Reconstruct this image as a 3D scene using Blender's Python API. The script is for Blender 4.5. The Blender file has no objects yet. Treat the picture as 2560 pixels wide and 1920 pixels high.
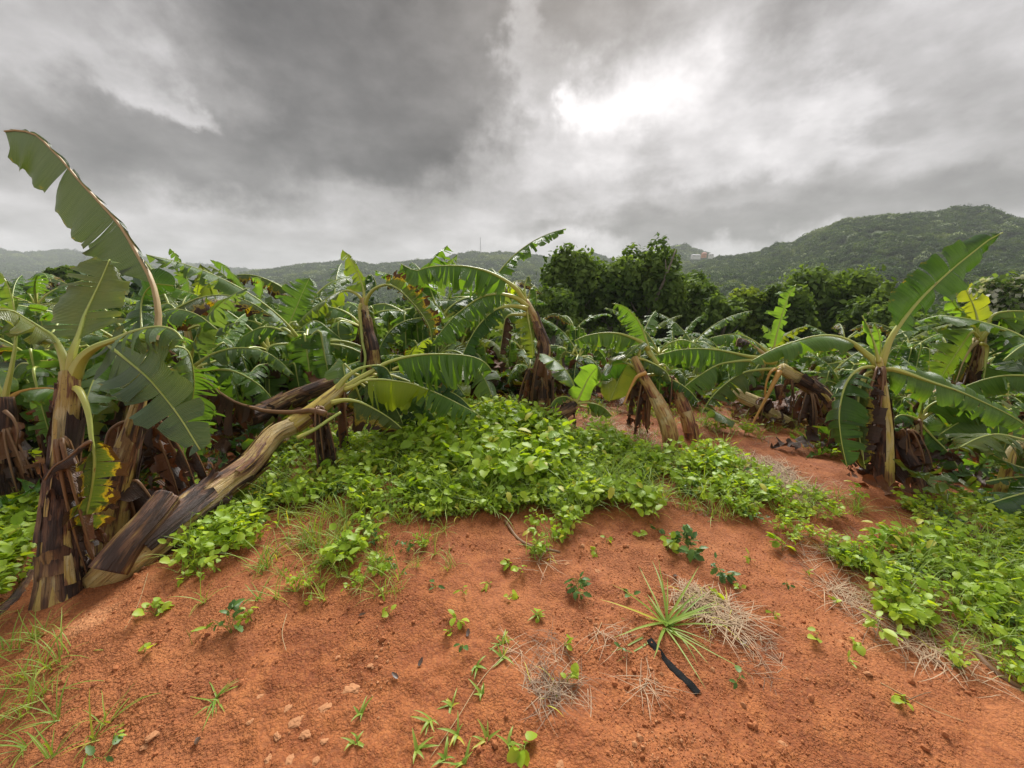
import bpy, math, random, hashlib
import numpy as np
from mathutils import Vector, Matrix, Euler

random.seed(7)
sc = bpy.context.scene
COL = sc.collection
R = math.radians

# ------------------------------------------------------------------ camera
CAM_H, PITCH, FPX = 1.6, R(14.5), 965.0          # FPX: focal length for a 2560 px wide frame
cd = bpy.data.cameras.new('camera')
cam = bpy.data.objects.new('camera', cd); COL.objects.link(cam)
cam.location = (0, 0, CAM_H)
cam.rotation_euler = (R(90) - PITCH, 0, 0)
cd.sensor_width = 36; cd.lens = FPX / 2560 * 36
cd.clip_start = 0.05; cd.clip_end = 20000
sc.camera = cam
CP, SP = math.cos(PITCH), math.sin(PITCH)

def ray(x, y):
    a, b = (x - 1280) / FPX, (y - 960) / FPX
    return np.array([a, CP - b * SP, -SP - b * CP])

def P(x, y, d):
    "place seen at (x, y) of the 2560x1920 photograph at depth d metres"
    return np.array([0, 0, CAM_H]) + ray(x, y) * d

def azel(fx, fy):
    "direction in degrees for a point of the 2212 px wide overview"
    r = ray(fx * 2560 / 2212, fy * 2560 / 2212)
    return math.degrees(math.atan2(r[0], r[1])), math.degrees(math.atan2(r[2], math.hypot(r[0], r[1])))

# ------------------------------------------------------------------ node helpers
class NT:
    def __init__(s, tree):
        s.t = tree; s.n = tree.nodes; s.l = tree.links
    def new(s, typ, **kw):
        nd = s.n.new(typ)
        for k, v in kw.items(): setattr(nd, k, v)
        return nd
    def put(s, sock, v):
        if isinstance(v, bpy.types.NodeSocket): s.l.new(v, sock)
        elif v is not None:
            try: sock.default_value = v
            except Exception:
                sock.default_value = (*v, 1) if len(v) == 3 else v
    def m(s, op, a, b=None, c=None, clamp=False):
        nd = s.new('ShaderNodeMath', operation=op, use_clamp=clamp)
        for i, v in enumerate((a, b, c)):
            if v is not None: s.put(nd.inputs[i], v)
        return nd.outputs[0]
    def vm(s, op, a, b=None, out=0, scale=None):
        nd = s.new('ShaderNodeVectorMath', operation=op)
        s.put(nd.inputs[0], a)
        if b is not None: s.put(nd.inputs[1], b)
        if scale is not None: s.put(nd.inputs['Scale'], scale)
        return nd.outputs[out]
    def mix(s, f, a, b, typ='RGBA', blend='MIX'):
        nd = s.new('ShaderNodeMix', data_type=typ)
        if typ == 'RGBA': nd.blend_type = blend
        ins = [i for i in nd.inputs if i.enabled] if False else nd.inputs
        idx = {'FLOAT': (2, 3, 0), 'RGBA': (6, 7, 2)}[typ]
        s.put(nd.inputs[0], f); s.put(nd.inputs[idx[0]], a); s.put(nd.inputs[idx[1]], b)
        return nd.outputs[idx[2]]
    def ss(s, v, a, b, c=0.0, d=1.0, kind='SMOOTHSTEP'):
        nd = s.new('ShaderNodeMapRange', interpolation_type=kind)
        for i, q in enumerate((v, a, b, c, d)): s.put(nd.inputs[i], q)
        return nd.outputs[0]
    def noise(s, vec, scale, detail=4, rough=.55, out='Fac', dist=0.0, lac=2.0):
        nd = s.new('ShaderNodeTexNoise')
        if vec is not None: s.put(nd.inputs['Vector'], vec)
        s.put(nd.inputs['Scale'], scale); s.put(nd.inputs['Detail'], detail)
        s.put(nd.inputs['Roughness'], rough); s.put(nd.inputs['Distortion'], dist)
        return nd.outputs[out]
    def vor(s, vec, scale, feature='F1', out='Distance', rand=1.0):
        nd = s.new('ShaderNodeTexVoronoi', feature=feature)
        if vec is not None: s.put(nd.inputs['Vector'], vec)
        s.put(nd.inputs['Scale'], scale); s.put(nd.inputs['Randomness'], rand)
        return nd.outputs[out]
    def xyz(s, x=0., y=0., z=0.):
        nd = s.new('ShaderNodeCombineXYZ')
        for i, q in enumerate((x, y, z)): s.put(nd.inputs[i], q)
        return nd.outputs[0]
    def sep(s, v):
        nd = s.new('ShaderNodeSeparateXYZ'); s.put(nd.inputs[0], v); return nd.outputs

# ------------------------------------------------------------------ sky: storm cloud over a Nishita sky
SUN_AZ, SUN_EL = 9.0, 42.0
world = bpy.data.worlds.new('World'); sc.world = world
world.use_nodes = True
w = NT(world.node_tree); w.n.clear()
gdir = w.new('ShaderNodeTexCoord').outputs['Generated']
dx, dy, dz = w.sep(gdir)
az = w.m('MULTIPLY', w.m('ARCTAN2', dx, dy), 57.2958)
el = w.m('MULTIPLY', w.m('ARCSINE', dz), 57.2958)
zc = w.m('ADD', w.m('MAXIMUM', dz, 0.0), 0.22)
q = w.xyz(w.m('DIVIDE', dx, zc), w.m('DIVIDE', dy, zc), 0.0)       # flat cloud deck seen in perspective
warp = w.noise(q, 1.3, 2, .5, out='Color')
wx, wy, wz_ = w.sep(warp)
warp2 = w.noise(w.vm('ADD', gdir, (7.3, 1.1, 2.0)), 5.5, 6, .60, out='Color')
ux, uy, uz_ = w.sep(warp2)
def wob(v, a, k1, b, k2): 
    return w.m('ADD', w.m('ADD', v, w.m('MULTIPLY', w.m('SUBTRACT', a, .5), k1)), w.m('MULTIPLY', w.m('SUBTRACT', b, .5), k2))
azw = wob(az, wx, 9.0, ux, 22.0)
elw = wob(el, wy, 5.0, uy, 13.0)
fb = w.noise(w.vm('ADD', q, (3.1, 5.2, 0)), 2.6, 6, .56)
fb2 = w.noise(w.vm('ADD', q, (1.1, 9.2, 4.0)), 1.1, 3, .5)
billow = w.noise(w.vm('MULTIPLY', gdir, (1.0, 1.0, 1.7)), 7.0, 6, .58)
L = w.m('ADD', .54, w.m('MULTIPLY', w.m('SUBTRACT', fb2, .5), .30))
#        fx    fy    rx    ry  rot  value  edge0 edge1  noise
layers = [
    (180,  120,  420,  190,   0,  .50,  .05, .95,  .4),
    (60,   330,  300,  120,   0,  .36,  .10, .90,  .4),
    (450,  345,  300,   75,  -6,  .17,  .12, .80,  .6),
    (330,  215,  120,   30, -28,  .56,  .25, .80,  .8),
    (300,  500, 1100,   52,   0,  .46,  .15, .95,  .3),
    (1800, 100,  420,  170,   0,  .47,  .05, .90,  .5),
    (1700, 200,  200,   60,   0,  .42,  .05, .90,  .5),
    (1560,   5,  230,   55, -10,  .16,  .10, .80,  .6),
    (2120, 290,  230,  150,   0,  .30,  .10, .85,  .5),
    (1300, 190,  250,  210,   0,  .72,  .02,1.00,  .5),
    (1262, 205,  120,  115,   0, 1.10,  .00,1.00,  .3),
    (1350,  90,   70,  110,   0,  .85,  .10, .95,  .5),
    (1560, 385,  560,  100,   0,  .44,  .15, .70,  .5),
    (1200, 360,  260,   60,   0,  .60,  .15, .80,  .6),
    (1590, 325,  200,   92,   0,  .62,  .25, .60,  .9),
    (1600, 412,  260,   52,   0,  .30,  .15, .85,  .5),
    (1480, 474,  420,   36,   0,  .19,  .15, .80,  .4),
    (1960, 430,  300,   60,   0,  .24,  .15, .85,  .4),
    (1040, 440,  300,   55,   0,  .46,  .20, .85,  .4),
    (1000,  20,  420,   90,   0,  .20,  .08, .80,  .5),
    (560,   60,  330,  150, -20,  .21,  .08, .90,  .5),
    (810,   95,  330,  195,   0,  .095, .08, .95,  .6),
    (850,  270,  210,   85,   8,  .095, .15, .80,  .6),
    (1180, 120,  40,   100,   0,  .40,  .10, .80,  .5),
]
for (fx, fy, rx, ry, rot, val, e0, e1, k) in layers:
    a0, l0 = azel(fx, fy)
    c0 = math.cos(math.atan2((fx - 1106), 834))            # foreshortening of angles away from the axis
    ra, rl = rx * .0687 * c0 ** 2, ry * .0687 * c0
    da = w.m('SUBTRACT', azw, a0); dl = w.m('SUBTRACT', elw, l0)
    cr, sr = math.cos(R(rot)), math.sin(R(rot))
    if rot:
        da2 = w.m('ADD', w.m('MULTIPLY', da, cr), w.m('MULTIPLY', dl, sr))
        dl = w.m('ADD', w.m('MULTIPLY', da, -sr), w.m('MULTIPLY', dl, cr)); da = da2
    d2 = w.m('ADD', w.m('POWER', w.m('ABSOLUTE', w.m('DIVIDE', da, ra)), 2.0), w.m('POWER', w.m('ABSOLUTE', w.m('DIVIDE', dl, rl)), 2.0))
    G = w.m('EXPONENT', w.m('MULTIPLY', d2, -0.75))
    G = w.m('ADD', G, w.m('MULTIPLY', w.m('MULTIPLY', w.m('SUBTRACT', fb, .5), k), w.ss(G, .02, .3)))
    L = w.mix(w.ss(G, e0, e1), L, val, 'FLOAT')
L = w.m('ADD', L, w.m('MULTIPLY', w.m('SUBTRACT', fb2, .45), .22))
L = w.m('ADD', L, w.m('MULTIPLY', w.m('SUBTRACT', billow, .5), .12))
L = w.m('MULTIPLY', L, w.m('ADD', 1.0, w.m('MULTIPLY', w.m('SUBTRACT', billow, .5), 1.15)))
L = w.m('MULTIPLY', L, w.m('ADD', 1.0, w.m('MULTIPLY', w.m('SUBTRACT', fb, .5), .95)))
tint = w.mix(w.ss(L, .12, .6), (1.02, .975, .945, 1), (1.0, .965, .965, 1))
cloud = w.vm('SCALE', tint, scale=w.m('MULTIPLY', L, .80))
sky = w.new('ShaderNodeTexSky', sky_type='NISHITA', sun_disc=False)
sky.sun_elevation = R(SUN_EL); sky.sun_rotation = R(SUN_AZ); sky.dust_density = 4.0
skyc = w.vm('SCALE', sky.outputs[0], scale=.06)
total = w.mix(.96, skyc, cloud)
bg = w.new('ShaderNodeBackground'); w.put(bg.inputs[0], total); bg.inputs[1].default_value = 1.0
wo = w.new('ShaderNodeOutputWorld'); w.l.new(bg.outputs[0], wo.inputs[0])

sd = bpy.data.lights.new('sun', 'SUN'); sun = bpy.data.objects.new('sun', sd); COL.objects.link(sun)
sd.energy = 4.3; sd.angle = R(30); sd.color = (1, .965, .92)
sun.rotation_euler = Vector((math.sin(R(SUN_AZ)) * math.cos(R(SUN_EL)), math.cos(R(SUN_AZ)) * math.cos(R(SUN_EL)), math.sin(R(SUN_EL)))).to_track_quat('Z', 'Y').to_euler()
sc.view_settings.view_transform = 'Standard'; sc.view_settings.look = 'None'
sc.view_settings.gamma = 1; sc.view_settings.use_curve_mapping = False
sc.view_settings.exposure = 0.66
sc.render.engine = 'CYCLES'
sc.cycles.max_bounces = 8; sc.cycles.transparent_max_bounces = 8; sc.cycles.volume_bounces = 1
sc.cycles.use_denoising = True

# ------------------------------------------------------------------ numpy noise
def _hash(ix, iy, iz, seed):
    h = (ix.astype(np.int64) * 374761393 + iy.astype(np.int64) * 668265263 + iz.astype(np.int64) * 2147483647 + seed * 1274126177) & 0xffffffff
    h = ((h ^ (h >> 13)) * 1274126177) & 0xffffffff
    h = (h ^ (h >> 16)) & 0xffffffff
    return h / 4294967295.0
def vnoise(x, y, z=None, seed=0):
    x = np.asarray(x, float); y = np.asarray(y, float)
    z = np.zeros_like(x) if z is None else np.asarray(z, float) + np.zeros_like(x)
    xi, yi, zi = np.floor(x), np.floor(y), np.floor(z)
    fx, fy, fz = x - xi, y - yi, z - zi
    fx, fy, fz = [f * f * (3 - 2 * f) for f in (fx, fy, fz)]
    out = 0
    for a in (0, 1):
        for b in (0, 1):
            for c in (0, 1):
                wgt = (fx if a else 1 - fx) * (fy if b else 1 - fy) * (fz if c else 1 - fz)
                out = out + wgt * _hash(xi + a, yi + b, zi + c, seed)
    return out * 2 - 1
def fbm(x, y, z=None, seed=0, octv=4, gain=.5):
    s, a, f = 0, 1, 1
    for o in range(octv):
        s = s + a * vnoise(np.asarray(x) * f, np.asarray(y) * f, None if z is None else np.asarray(z) * f, seed + o * 17); a *= gain; f *= 2.03
    return s
def sstep(v, a, b):
    t = np.clip((np.asarray(v, float) - a) / (b - a), 0, 1); return t * t * (3 - 2 * t)

# ------------------------------------------------------------------ scene helpers
def mesh(name, verts, faces, uvs=None, mats=(), midx=None, smooth=True):
    me = bpy.data.meshes.new(name)
    verts = np.asarray(verts, np.float32)
    if isinstance(faces, np.ndarray):
        nf, k = faces.shape
        me.vertices.add(len(verts)); me.vertices.foreach_set('co', verts.ravel())
        me.loops.add(nf * k); me.loops.foreach_set('vertex_index', faces.astype(np.int32).ravel())
        me.polygons.add(nf); me.polygons.foreach_set('loop_start', np.arange(0, nf * k, k, dtype=np.int32))
        me.update(calc_edges=True)
    else:
        me.from_pydata([tuple(v) for v in verts], [], faces)
    if uvs is not None:                                            # per vertex uv
        uv = me.uv_layers.new(name='UVMap')
        li = np.empty(len(me.loops), np.int32); me.loops.foreach_get('vertex_index', li)
        uv.data.foreach_set('uv', np.asarray(uvs, np.float32)[li].ravel())
    for m_ in mats: me.materials.append(m_)
    if midx is not None: me.polygons.foreach_set('material_index', np.asarray(midx, np.int32))
    if smooth: me.polygons.foreach_set('use_smooth', np.ones(len(me.polygons), bool))
    return me
def link(name, data, parent=None, loc=None):
    o = bpy.data.objects.new(name, data); COL.objects.link(o)
    if parent is not None: o.parent = parent
    if loc is not None: o.location = loc
    return o
def tag(o, label=None, cat=None, group=None, kind=None):
    if label: o['label'] = label
    if cat: o['category'] = cat
    if group: o['group'] = group
    if kind: o['kind'] = kind
    return o
def thing(name, label, cat, loc, group=None):
    o = bpy.data.objects.new(name, None); COL.objects.link(o); o.location = tuple(loc); o.empty_display_size = .1
    return tag(o, label, cat, group)
def copy_tree(o, parent=None):
    c = o.copy(); COL.objects.link(c)
    if parent is not None: c.parent = parent
    for ch in KIDS.get(o.name, ()): KIDS.setdefault(c.name, []).append(copy_tree(ch, c))
    return c
KIDS = {}
def kid(parent, o):
    KIDS.setdefault(parent.name, []).append(o); return o

# ------------------------------------------------------------------ terrain height
def gh(x, y):
    x = np.asarray(x, float); y = np.asarray(y, float)
    r = np.hypot(x, y)
    h = .13 * np.exp(-((x - .2) ** 2 / 2.6 + (y - 4.3) ** 2 / 1.6))
    h = h + .05 * fbm(x * .7, y * .7, seed=3, octv=3) * sstep(r, .5, 2.5)
    h = h - .30 * sstep(x, 2.6, 6.5) * sstep(y, -1, 1.5)
    h = h + .06 * np.exp(-((x + 1.9) ** 2 / .25 + (y - 1.75) ** 2 / .12))
    d = np.maximum(0, y - 7 + .15 * np.maximum(0, -x) * 0)
    dd = np.minimum(d, 140)
    h = h - .115 * dd - .0006 * dd ** 2
    h = h + (.8 * fbm(x * .05, y * .05, seed=9, octv=3)) * sstep(r, 15, 60)
    return h
def G(x, y, it=40):
    "ground point under a pixel of the 2560 px photograph"
    r = ray(x, y); t = CAM_H / max(-r[2], .02)
    for _ in range(it):
        p = np.array([0, 0, CAM_H]) + r * t
        t += (p[2] - float(gh(p[0], p[1]))) / max(-r[2], .05) * .7
    return np.array([0, 0, CAM_H]) + r * t
def GF(x, y): return G(x * 2560 / 2212, y * 2560 / 2212)

# ------------------------------------------------------------------ materials
def mat(name):
    m_ = bpy.data.materials.new(name); m_.use_nodes = True
    t = NT(m_.node_tree); t.n.clear()
    out = t.new('ShaderNodeOutputMaterial')
    return m_, t, out
def principled(t, col, rough=.6, spec=.5, bump=None, bstr=.3, bdist=.01, **kw):
    b = t.new('ShaderNodeBsdfPrincipled')
    t.put(b.inputs['Base Color'], col); t.put(b.inputs['Roughness'], rough); t.put(b.inputs['Specular IOR Level'], spec)
    if bump is not None:
        bn = t.new('ShaderNodeBump'); bn.inputs['Strength'].default_value = bstr; bn.inputs['Distance'].default_value = bdist
        t.put(bn.inputs['Height'], bump); t.l.new(bn.outputs[0], b.inputs['Normal'])
    return b
def rnd(t): return t.new('ShaderNodeObjectInfo').outputs['Random']

def leaf_material(name, c1, c2, cy=(.30, .26, .03), edge=0.0, dead=(.05, .022, .01), trans=.35, rough=.36, tcol=None, sat=1.0, spec=.5):
    m_, t, out = mat(name)
    uv = t.new('ShaderNodeUVMap').outputs[0]
    u, v, _ = t.sep(uv)
    st = t.ss(t.noise(t.xyz(t.m('MULTIPLY', u, 75.0), t.m('MULTIPLY', v, .8), 0.), 1.0, 3, .6), .3, .7)  # vein streaks; the banding also paints the pleats' shading into the colour
    big = t.noise(t.xyz(t.m('MULTIPLY', u, 6.0), t.m('MULTIPLY', v, 2.0), rnd(t)), 1.0, 3, .5)
    col = t.mix(t.m('MULTIPLY', t.m('ADD', st, big), .5), c1 + (1,), c2 + (1,))
    col = t.mix(t.m('MULTIPLY', t.ss(t.m('ADD', rnd(t), t.m('MULTIPLY', big, .3)), .85, 1.25), .45), col, cy + (1,))
    if edge:
        nz = t.noise(t.xyz(t.m('MULTIPLY', u, 16.0), t.m('MULTIPLY', v, 3.0), 3.0), 1.0, 5, .65)
        e = t.m('ADD', v, t.m('MULTIPLY', t.m('SUBTRACT', nz, .5), 1.5))
        col = t.mix(t.ss(e, 1.0 - edge - .25, 1.0 - edge), col, (.34, .25, .02, 1))
        col = t.mix(t.ss(e, 1.0 - edge, 1.12 - edge), col, dead + (1,))
    wv = t.new('ShaderNodeTexWave', wave_type='BANDS', bands_direction='X')
    t.put(wv.inputs['Vector'], t.xyz(u, t.m('MULTIPLY', v, .03), 0.)); wv.inputs['Scale'].default_value = 38; wv.inputs['Distortion'].default_value = 1.5
    h = t.m('ADD', t.m('MULTIPLY', wv.outputs['Fac'], .6), t.m('MULTIPLY', big, 1.5))
    b = principled(t, col, rough, spec, h, .6, .012)
    tr = t.new('ShaderNodeBsdfTranslucent')
    tc = t.mix(1.0, col, (1.9, 1.75, .55, 1) if tcol is None else tcol + (1,), blend='MULTIPLY'); t.put(tr.inputs[0], tc)
    mx = t.new('ShaderNodeMixShader'); mx.inputs[0].default_value = trans
    t.l.new(b.outputs[0], mx.inputs[1]); t.l.new(tr.outputs[0], mx.inputs[2]); t.l.new(mx.outputs[0], out.inputs[0])
    return m_

M = {}
M['leaf'] = leaf_material('banana leaf green', (.060, .145, .020), (.145, .26, .042), trans=.38, rough=.30, edge=-.24)
M['leaf_dark'] = leaf_material('banana leaf dark green', (.026, .080, .014), (.065, .145, .026), trans=.28, rough=.28, edge=-.24)
M['leaf_dull'] = leaf_material('dull grey green leaf', (.060, .110, .050), (.11, .165, .080), trans=.16, rough=.4, edge=-.24)  # silhouette and haze over these leaves put into the colour
M['leaf_bright'] = leaf_material('young banana leaf', (.12, .25, .04), (.19, .33, .05), trans=.45, rough=.42)
M['leaf_lime'] = leaf_material('yellowing leaf', (.22, .33, .02), (.33, .40, .03), trans=.45)
M['leaf_grey'] = leaf_material('pale underside leaf', (.09, .17, .055), (.17, .26, .095), trans=.32, rough=.36, edge=-.24)
M['leaf_burnt'] = leaf_material('leaf with burnt edges', (.05, .10, .02), (.12, .16, .02), edge=.38)
M['leaf_dead'] = leaf_material('dead leaf', (.030, .016, .010), (.075, .040, .022), cy=(.12, .06, .03), trans=.12, rough=.42, tcol=(1.4, .8, .5))
M['leaf_rust'] = leaf_material('rusty dead leaf', (.11, .040, .014), (.20, .085, .03), cy=(.22, .12, .05), trans=.15, rough=.45, tcol=(1.4, .8, .5))

def rib_material():
    m_, t, out = mat('midrib')
    uv = t.new('ShaderNodeUVMap').outputs[0]
    u, v, _ = t.sep(uv)
    n = t.noise(t.xyz(t.m('MULTIPLY', u, 3.0), t.m('MULTIPLY', v, 6.0), rnd(t)), 2.0, 4, .6)
    col = t.mix(n, (.26, .36, .06, 1), (.44, .47, .12, 1))
    col = t.mix(t.ss(t.m('ADD', v, t.m('MULTIPLY', n, .3)), .05, .6), (.42, .38, .07, 1), col)
    col = t.mix(t.ss(t.noise(t.xyz(t.m('MULTIPLY', u, 5.0), t.m('MULTIPLY', v, 3.0), 7.), 2.5, 4, .6), .60, .75), col, (.20, .10, .035, 1))
    b = principled(t, col, .38, .5, n, .2, .004); t.l.new(b.outputs[0], out.inputs[0]); return m_
M['rib'] = rib_material()
def rib2(name, a, b_):
    m_, t, out = mat(name)
    n = t.noise(t.new('ShaderNodeTexCoord').outputs['Object'], 14.0, 4, .6)
    b = principled(t, t.mix(n, a + (1,), b_ + (1,)), .5, .4, n, .3, .004); t.l.new(b.outputs[0], out.inputs[0]); return m_
M['rib_brown'] = rib2('brown midrib', (.10, .05, .02), (.26, .14, .06))
M['rib_orange'] = rib2('orange petiole', (.36, .16, .03), (.55, .32, .07))
M['rib_tan'] = rib2('pale tan midrib', (.34, .24, .12), (.50, .38, .18))

def stem_material(name, yellow, mid, dark, bias, pale=(.60, .50, .26)):
    m_, t, out = mat(name)
    uv = t.new('ShaderNodeUVMap').outputs[0]
    u, v, _ = t.sep(uv)                                # u: round the stem (m), v: metres up the stem
    R_ = rnd(t)
    fine = t.noise(t.xyz(t.m('MULTIPLY', u, 70.0), t.m('MULTIPLY', v, 3.0), R_), 1.0, 5, .65)
    med = t.noise(t.xyz(t.m('MULTIPLY', u, 14.0), t.m('MULTIPLY', v, 2.2), t.m('MULTIPLY', R_, 9.0)), 1.0, 4, .6, dist=.6)
    lng = t.noise(t.xyz(t.m('MULTIPLY', u, 5.0), t.m('MULTIPLY', v, 3.4), t.m('MULTIPLY', R_, 5.0)), 1.0, 3, .5)
    obj = t.noise(t.new('ShaderNodeTexCoord').outputs['Object'], 60.0, 3, .6)
    f = t.m('ADD', t.m('ADD', t.m('MULTIPLY', med, .9), t.m('MULTIPLY', lng, .9)), t.m('MULTIPLY', fine, .45))
    f = t.m('ADD', t.m('MULTIPLY', t.m('SUBTRACT', f, 1.125), 1.9), 1.11 - bias)
    f = t.m('ADD', f, t.m('MULTIPLY', t.m('MINIMUM', v, 1.2), .16))
    col = t.mix(t.ss(f, .80, 1.02), dark + (1,), mid + (1,))
    col = t.mix(t.ss(f, 1.05, 1.24), col, yellow + (1,))
    col = t.mix(t.m('MULTIPLY', t.ss(f, 1.36, 1.55), .7), col, pale + (1,))
    col = t.mix(t.ss(fine, .34, .46), t.mix(.65, col, (.02, .01, .006, 1)), col)
    col = t.mix(t.m('MULTIPLY', t.ss(obj, .62, .72), .6), col, (.035, .018, .010, 1))
    h = t.m('ADD', t.m('MULTIPLY', fine, 1.0), t.m('MULTIPLY', med, 1.2))
    b = principled(t, col, t.ss(f, .8, 1.3, .62, .36), .45, h, 1.0, .02); t.l.new(b.outputs[0], out.inputs[0]); return m_
M['stem'] = stem_material('pseudostem', (.46, .32, .085), (.20, .085, .035), (.050, .024, .015), -.07)
M['stem_tan'] = stem_material('tan pseudostem', (.48, .33, .12), (.30, .16, .075), (.10, .050, .030), -.10)
M['stem_brown'] = stem_material('brown pseudostem', (.34, .22, .07), (.15, .07, .035), (.045, .022, .014), .22)
M['stem_yellow'] = stem_material('yellow pseudostem', (.56, .43, .09), (.33, .17, .05), (.09, .04, .02), -.16)
M['stem_red'] = stem_material('tan and rust pseudostem', (.48, .31, .10), (.28, .11, .045), (.09, .036, .02), -.05)
M['stem_pale'] = stem_material('pale split stem', (.56, .45, .20), (.42, .30, .12), (.22, .12, .05), -.32, pale=(.70, .62, .36))
M['sheath'] = stem_material('dry sheath', (.26, .15, .06), (.12, .055, .028), (.035, .018, .012), .18)

# ------------------------------------------------------------------ curves and tubes
def nrm(v, ax=-1):
    v = np.asarray(v, float); return v / np.maximum(np.linalg.norm(v, axis=ax, keepdims=True), 1e-9)
def spline(pts, n):
    p = np.asarray(pts, float)
    if len(p) == 2: return p[0] + (p[1] - p[0]) * np.linspace(0, 1, n)[:, None]
    p = np.vstack([2 * p[0] - p[1], p, 2 * p[-1] - p[-2]])
    m_ = len(p) - 3; dense = []
    for i in range(m_):
        a, b, c, d = p[i:i + 4]
        for t in np.linspace(0, 1, 16, endpoint=(i == m_ - 1)):
            dense.append(.5 * ((2 * b) + (-a + c) * t + (2 * a - 5 * b + 4 * c - d) * t * t + (-a + 3 * b - 3 * c + d) * t ** 3))
    D = np.array(dense); s = np.r_[0, np.cumsum(np.linalg.norm(np.diff(D, axis=0), axis=1))]
    q_ = np.linspace(0, s[-1], n)
    return np.stack([np.interp(q_, s, D[:, k]) for k in range(3)], 1)
def tangents(p): return nrm(np.gradient(p, axis=0))
def frames(p, ref=None):
    T = tangents(p); S = np.zeros_like(T)
    s0 = np.cross(T[0], (0, 0, 1)) if ref is None else np.asarray(ref, float)
    if np.linalg.norm(s0) < .1: s0 = np.array([1., 0, 0])
    for i in range(len(p)):
        s0 = s0 - T[i] * np.dot(s0, T[i]); s0 = s0 / max(np.linalg.norm(s0), 1e-6); S[i] = s0
    return T, S, nrm(np.cross(S, T))
def tube(pts, r, n=10, seg=14, wob=0.0, ridge=0.0, seed=0, cap=True, flat=1.0, a0=0., a1=2 * math.pi, flare=None):
    "tube of radii r (list along the curve); returns verts, faces, uv"
    p = spline(pts, n); T, S, N = frames(p)
    rr = np.interp(np.linspace(0, 1, n), np.linspace(0, 1, len(r)), r)
    closed = abs(a1 - a0 - 2 * math.pi) < 1e-4
    k = seg + 1
    A = np.linspace(a0, a1, k)
    ln = np.r_[0, np.cumsum(np.linalg.norm(np.diff(p, axis=0), axis=1))]
    AA, LL = np.meshgrid(A, ln)
    am = np.where(np.isclose(AA, 2 * math.pi), 0, AA) if closed else AA
    rad = rr[:, None] * (1 + ridge * fbm(np.cos(am) * 3.5 + seed, np.sin(am) * 3.5, LL * 1.2, seed=seed, octv=3) + wob * fbm(np.cos(am) + 9 + seed, np.sin(am), LL * 6, seed=seed + 5, octv=3))
    if flare is not None: rad = rad + flare[0] * np.linspace(0, 1, n)[:, None] ** 4 * (1 + .6 * fbm(AA * 2, LL * 0, seed=seed + 3, octv=2))
    V = p[:, None, :] + (np.cos(AA) * rad)[..., None] * S[:, None, :] + (np.sin(AA) * rad * flat)[..., None] * N[:, None, :]
    if flare is not None:
        cut = flare[1] * (.5 + .5 * vnoise(A * 3.1 + seed, A * 0, seed=seed)) + flare[1] * .4 * vnoise(A * 11 + seed, A * 0, seed=seed + 1)
        V = V - T[:, None, :] * (cut[None, :, None] * (np.linspace(0, 1, n)[:, None, None] ** 3))
    idx = np.arange(n * k).reshape(n, k)
    F = np.stack([idx[:-1, :-1], idx[:-1, 1:], idx[1:, 1:], idx[1:, :-1]], -1).reshape(-1, 4)
    uv = np.stack([AA * np.mean(rr), LL], -1).reshape(-1, 2)
    V = V.reshape(-1, 3); F = F.tolist()
    if cap and closed:
        for e, rev in ((0, True), (n - 1, False)):
            ring = idx[e, :-1]
            c = len(V); V = np.vstack([V, p[e] + T[e] * (0.0 if rev else rr[e] * .15)]); uv = np.vstack([uv, [0, ln[e]]])
            for i in range(seg):
                a, b = int(ring[i]), int(idx[e, i + 1])
                F.append([c, b, a, a] if rev else [c, a, b, b])
        F = [list(dict.fromkeys(f)) for f in F]
    return V, F, uv
def joinm(parts):
    V, F, U, o = [], [], [], 0
    for v, f, u in parts:
        V.append(np.asarray(v)); U.append(np.asarray(u)); F += [[int(i) + o for i in g] for g in (f.tolist() if isinstance(f, np.ndarray) else f)]; o += len(v)
    return np.vstack(V), F, np.vstack(U)

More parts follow.
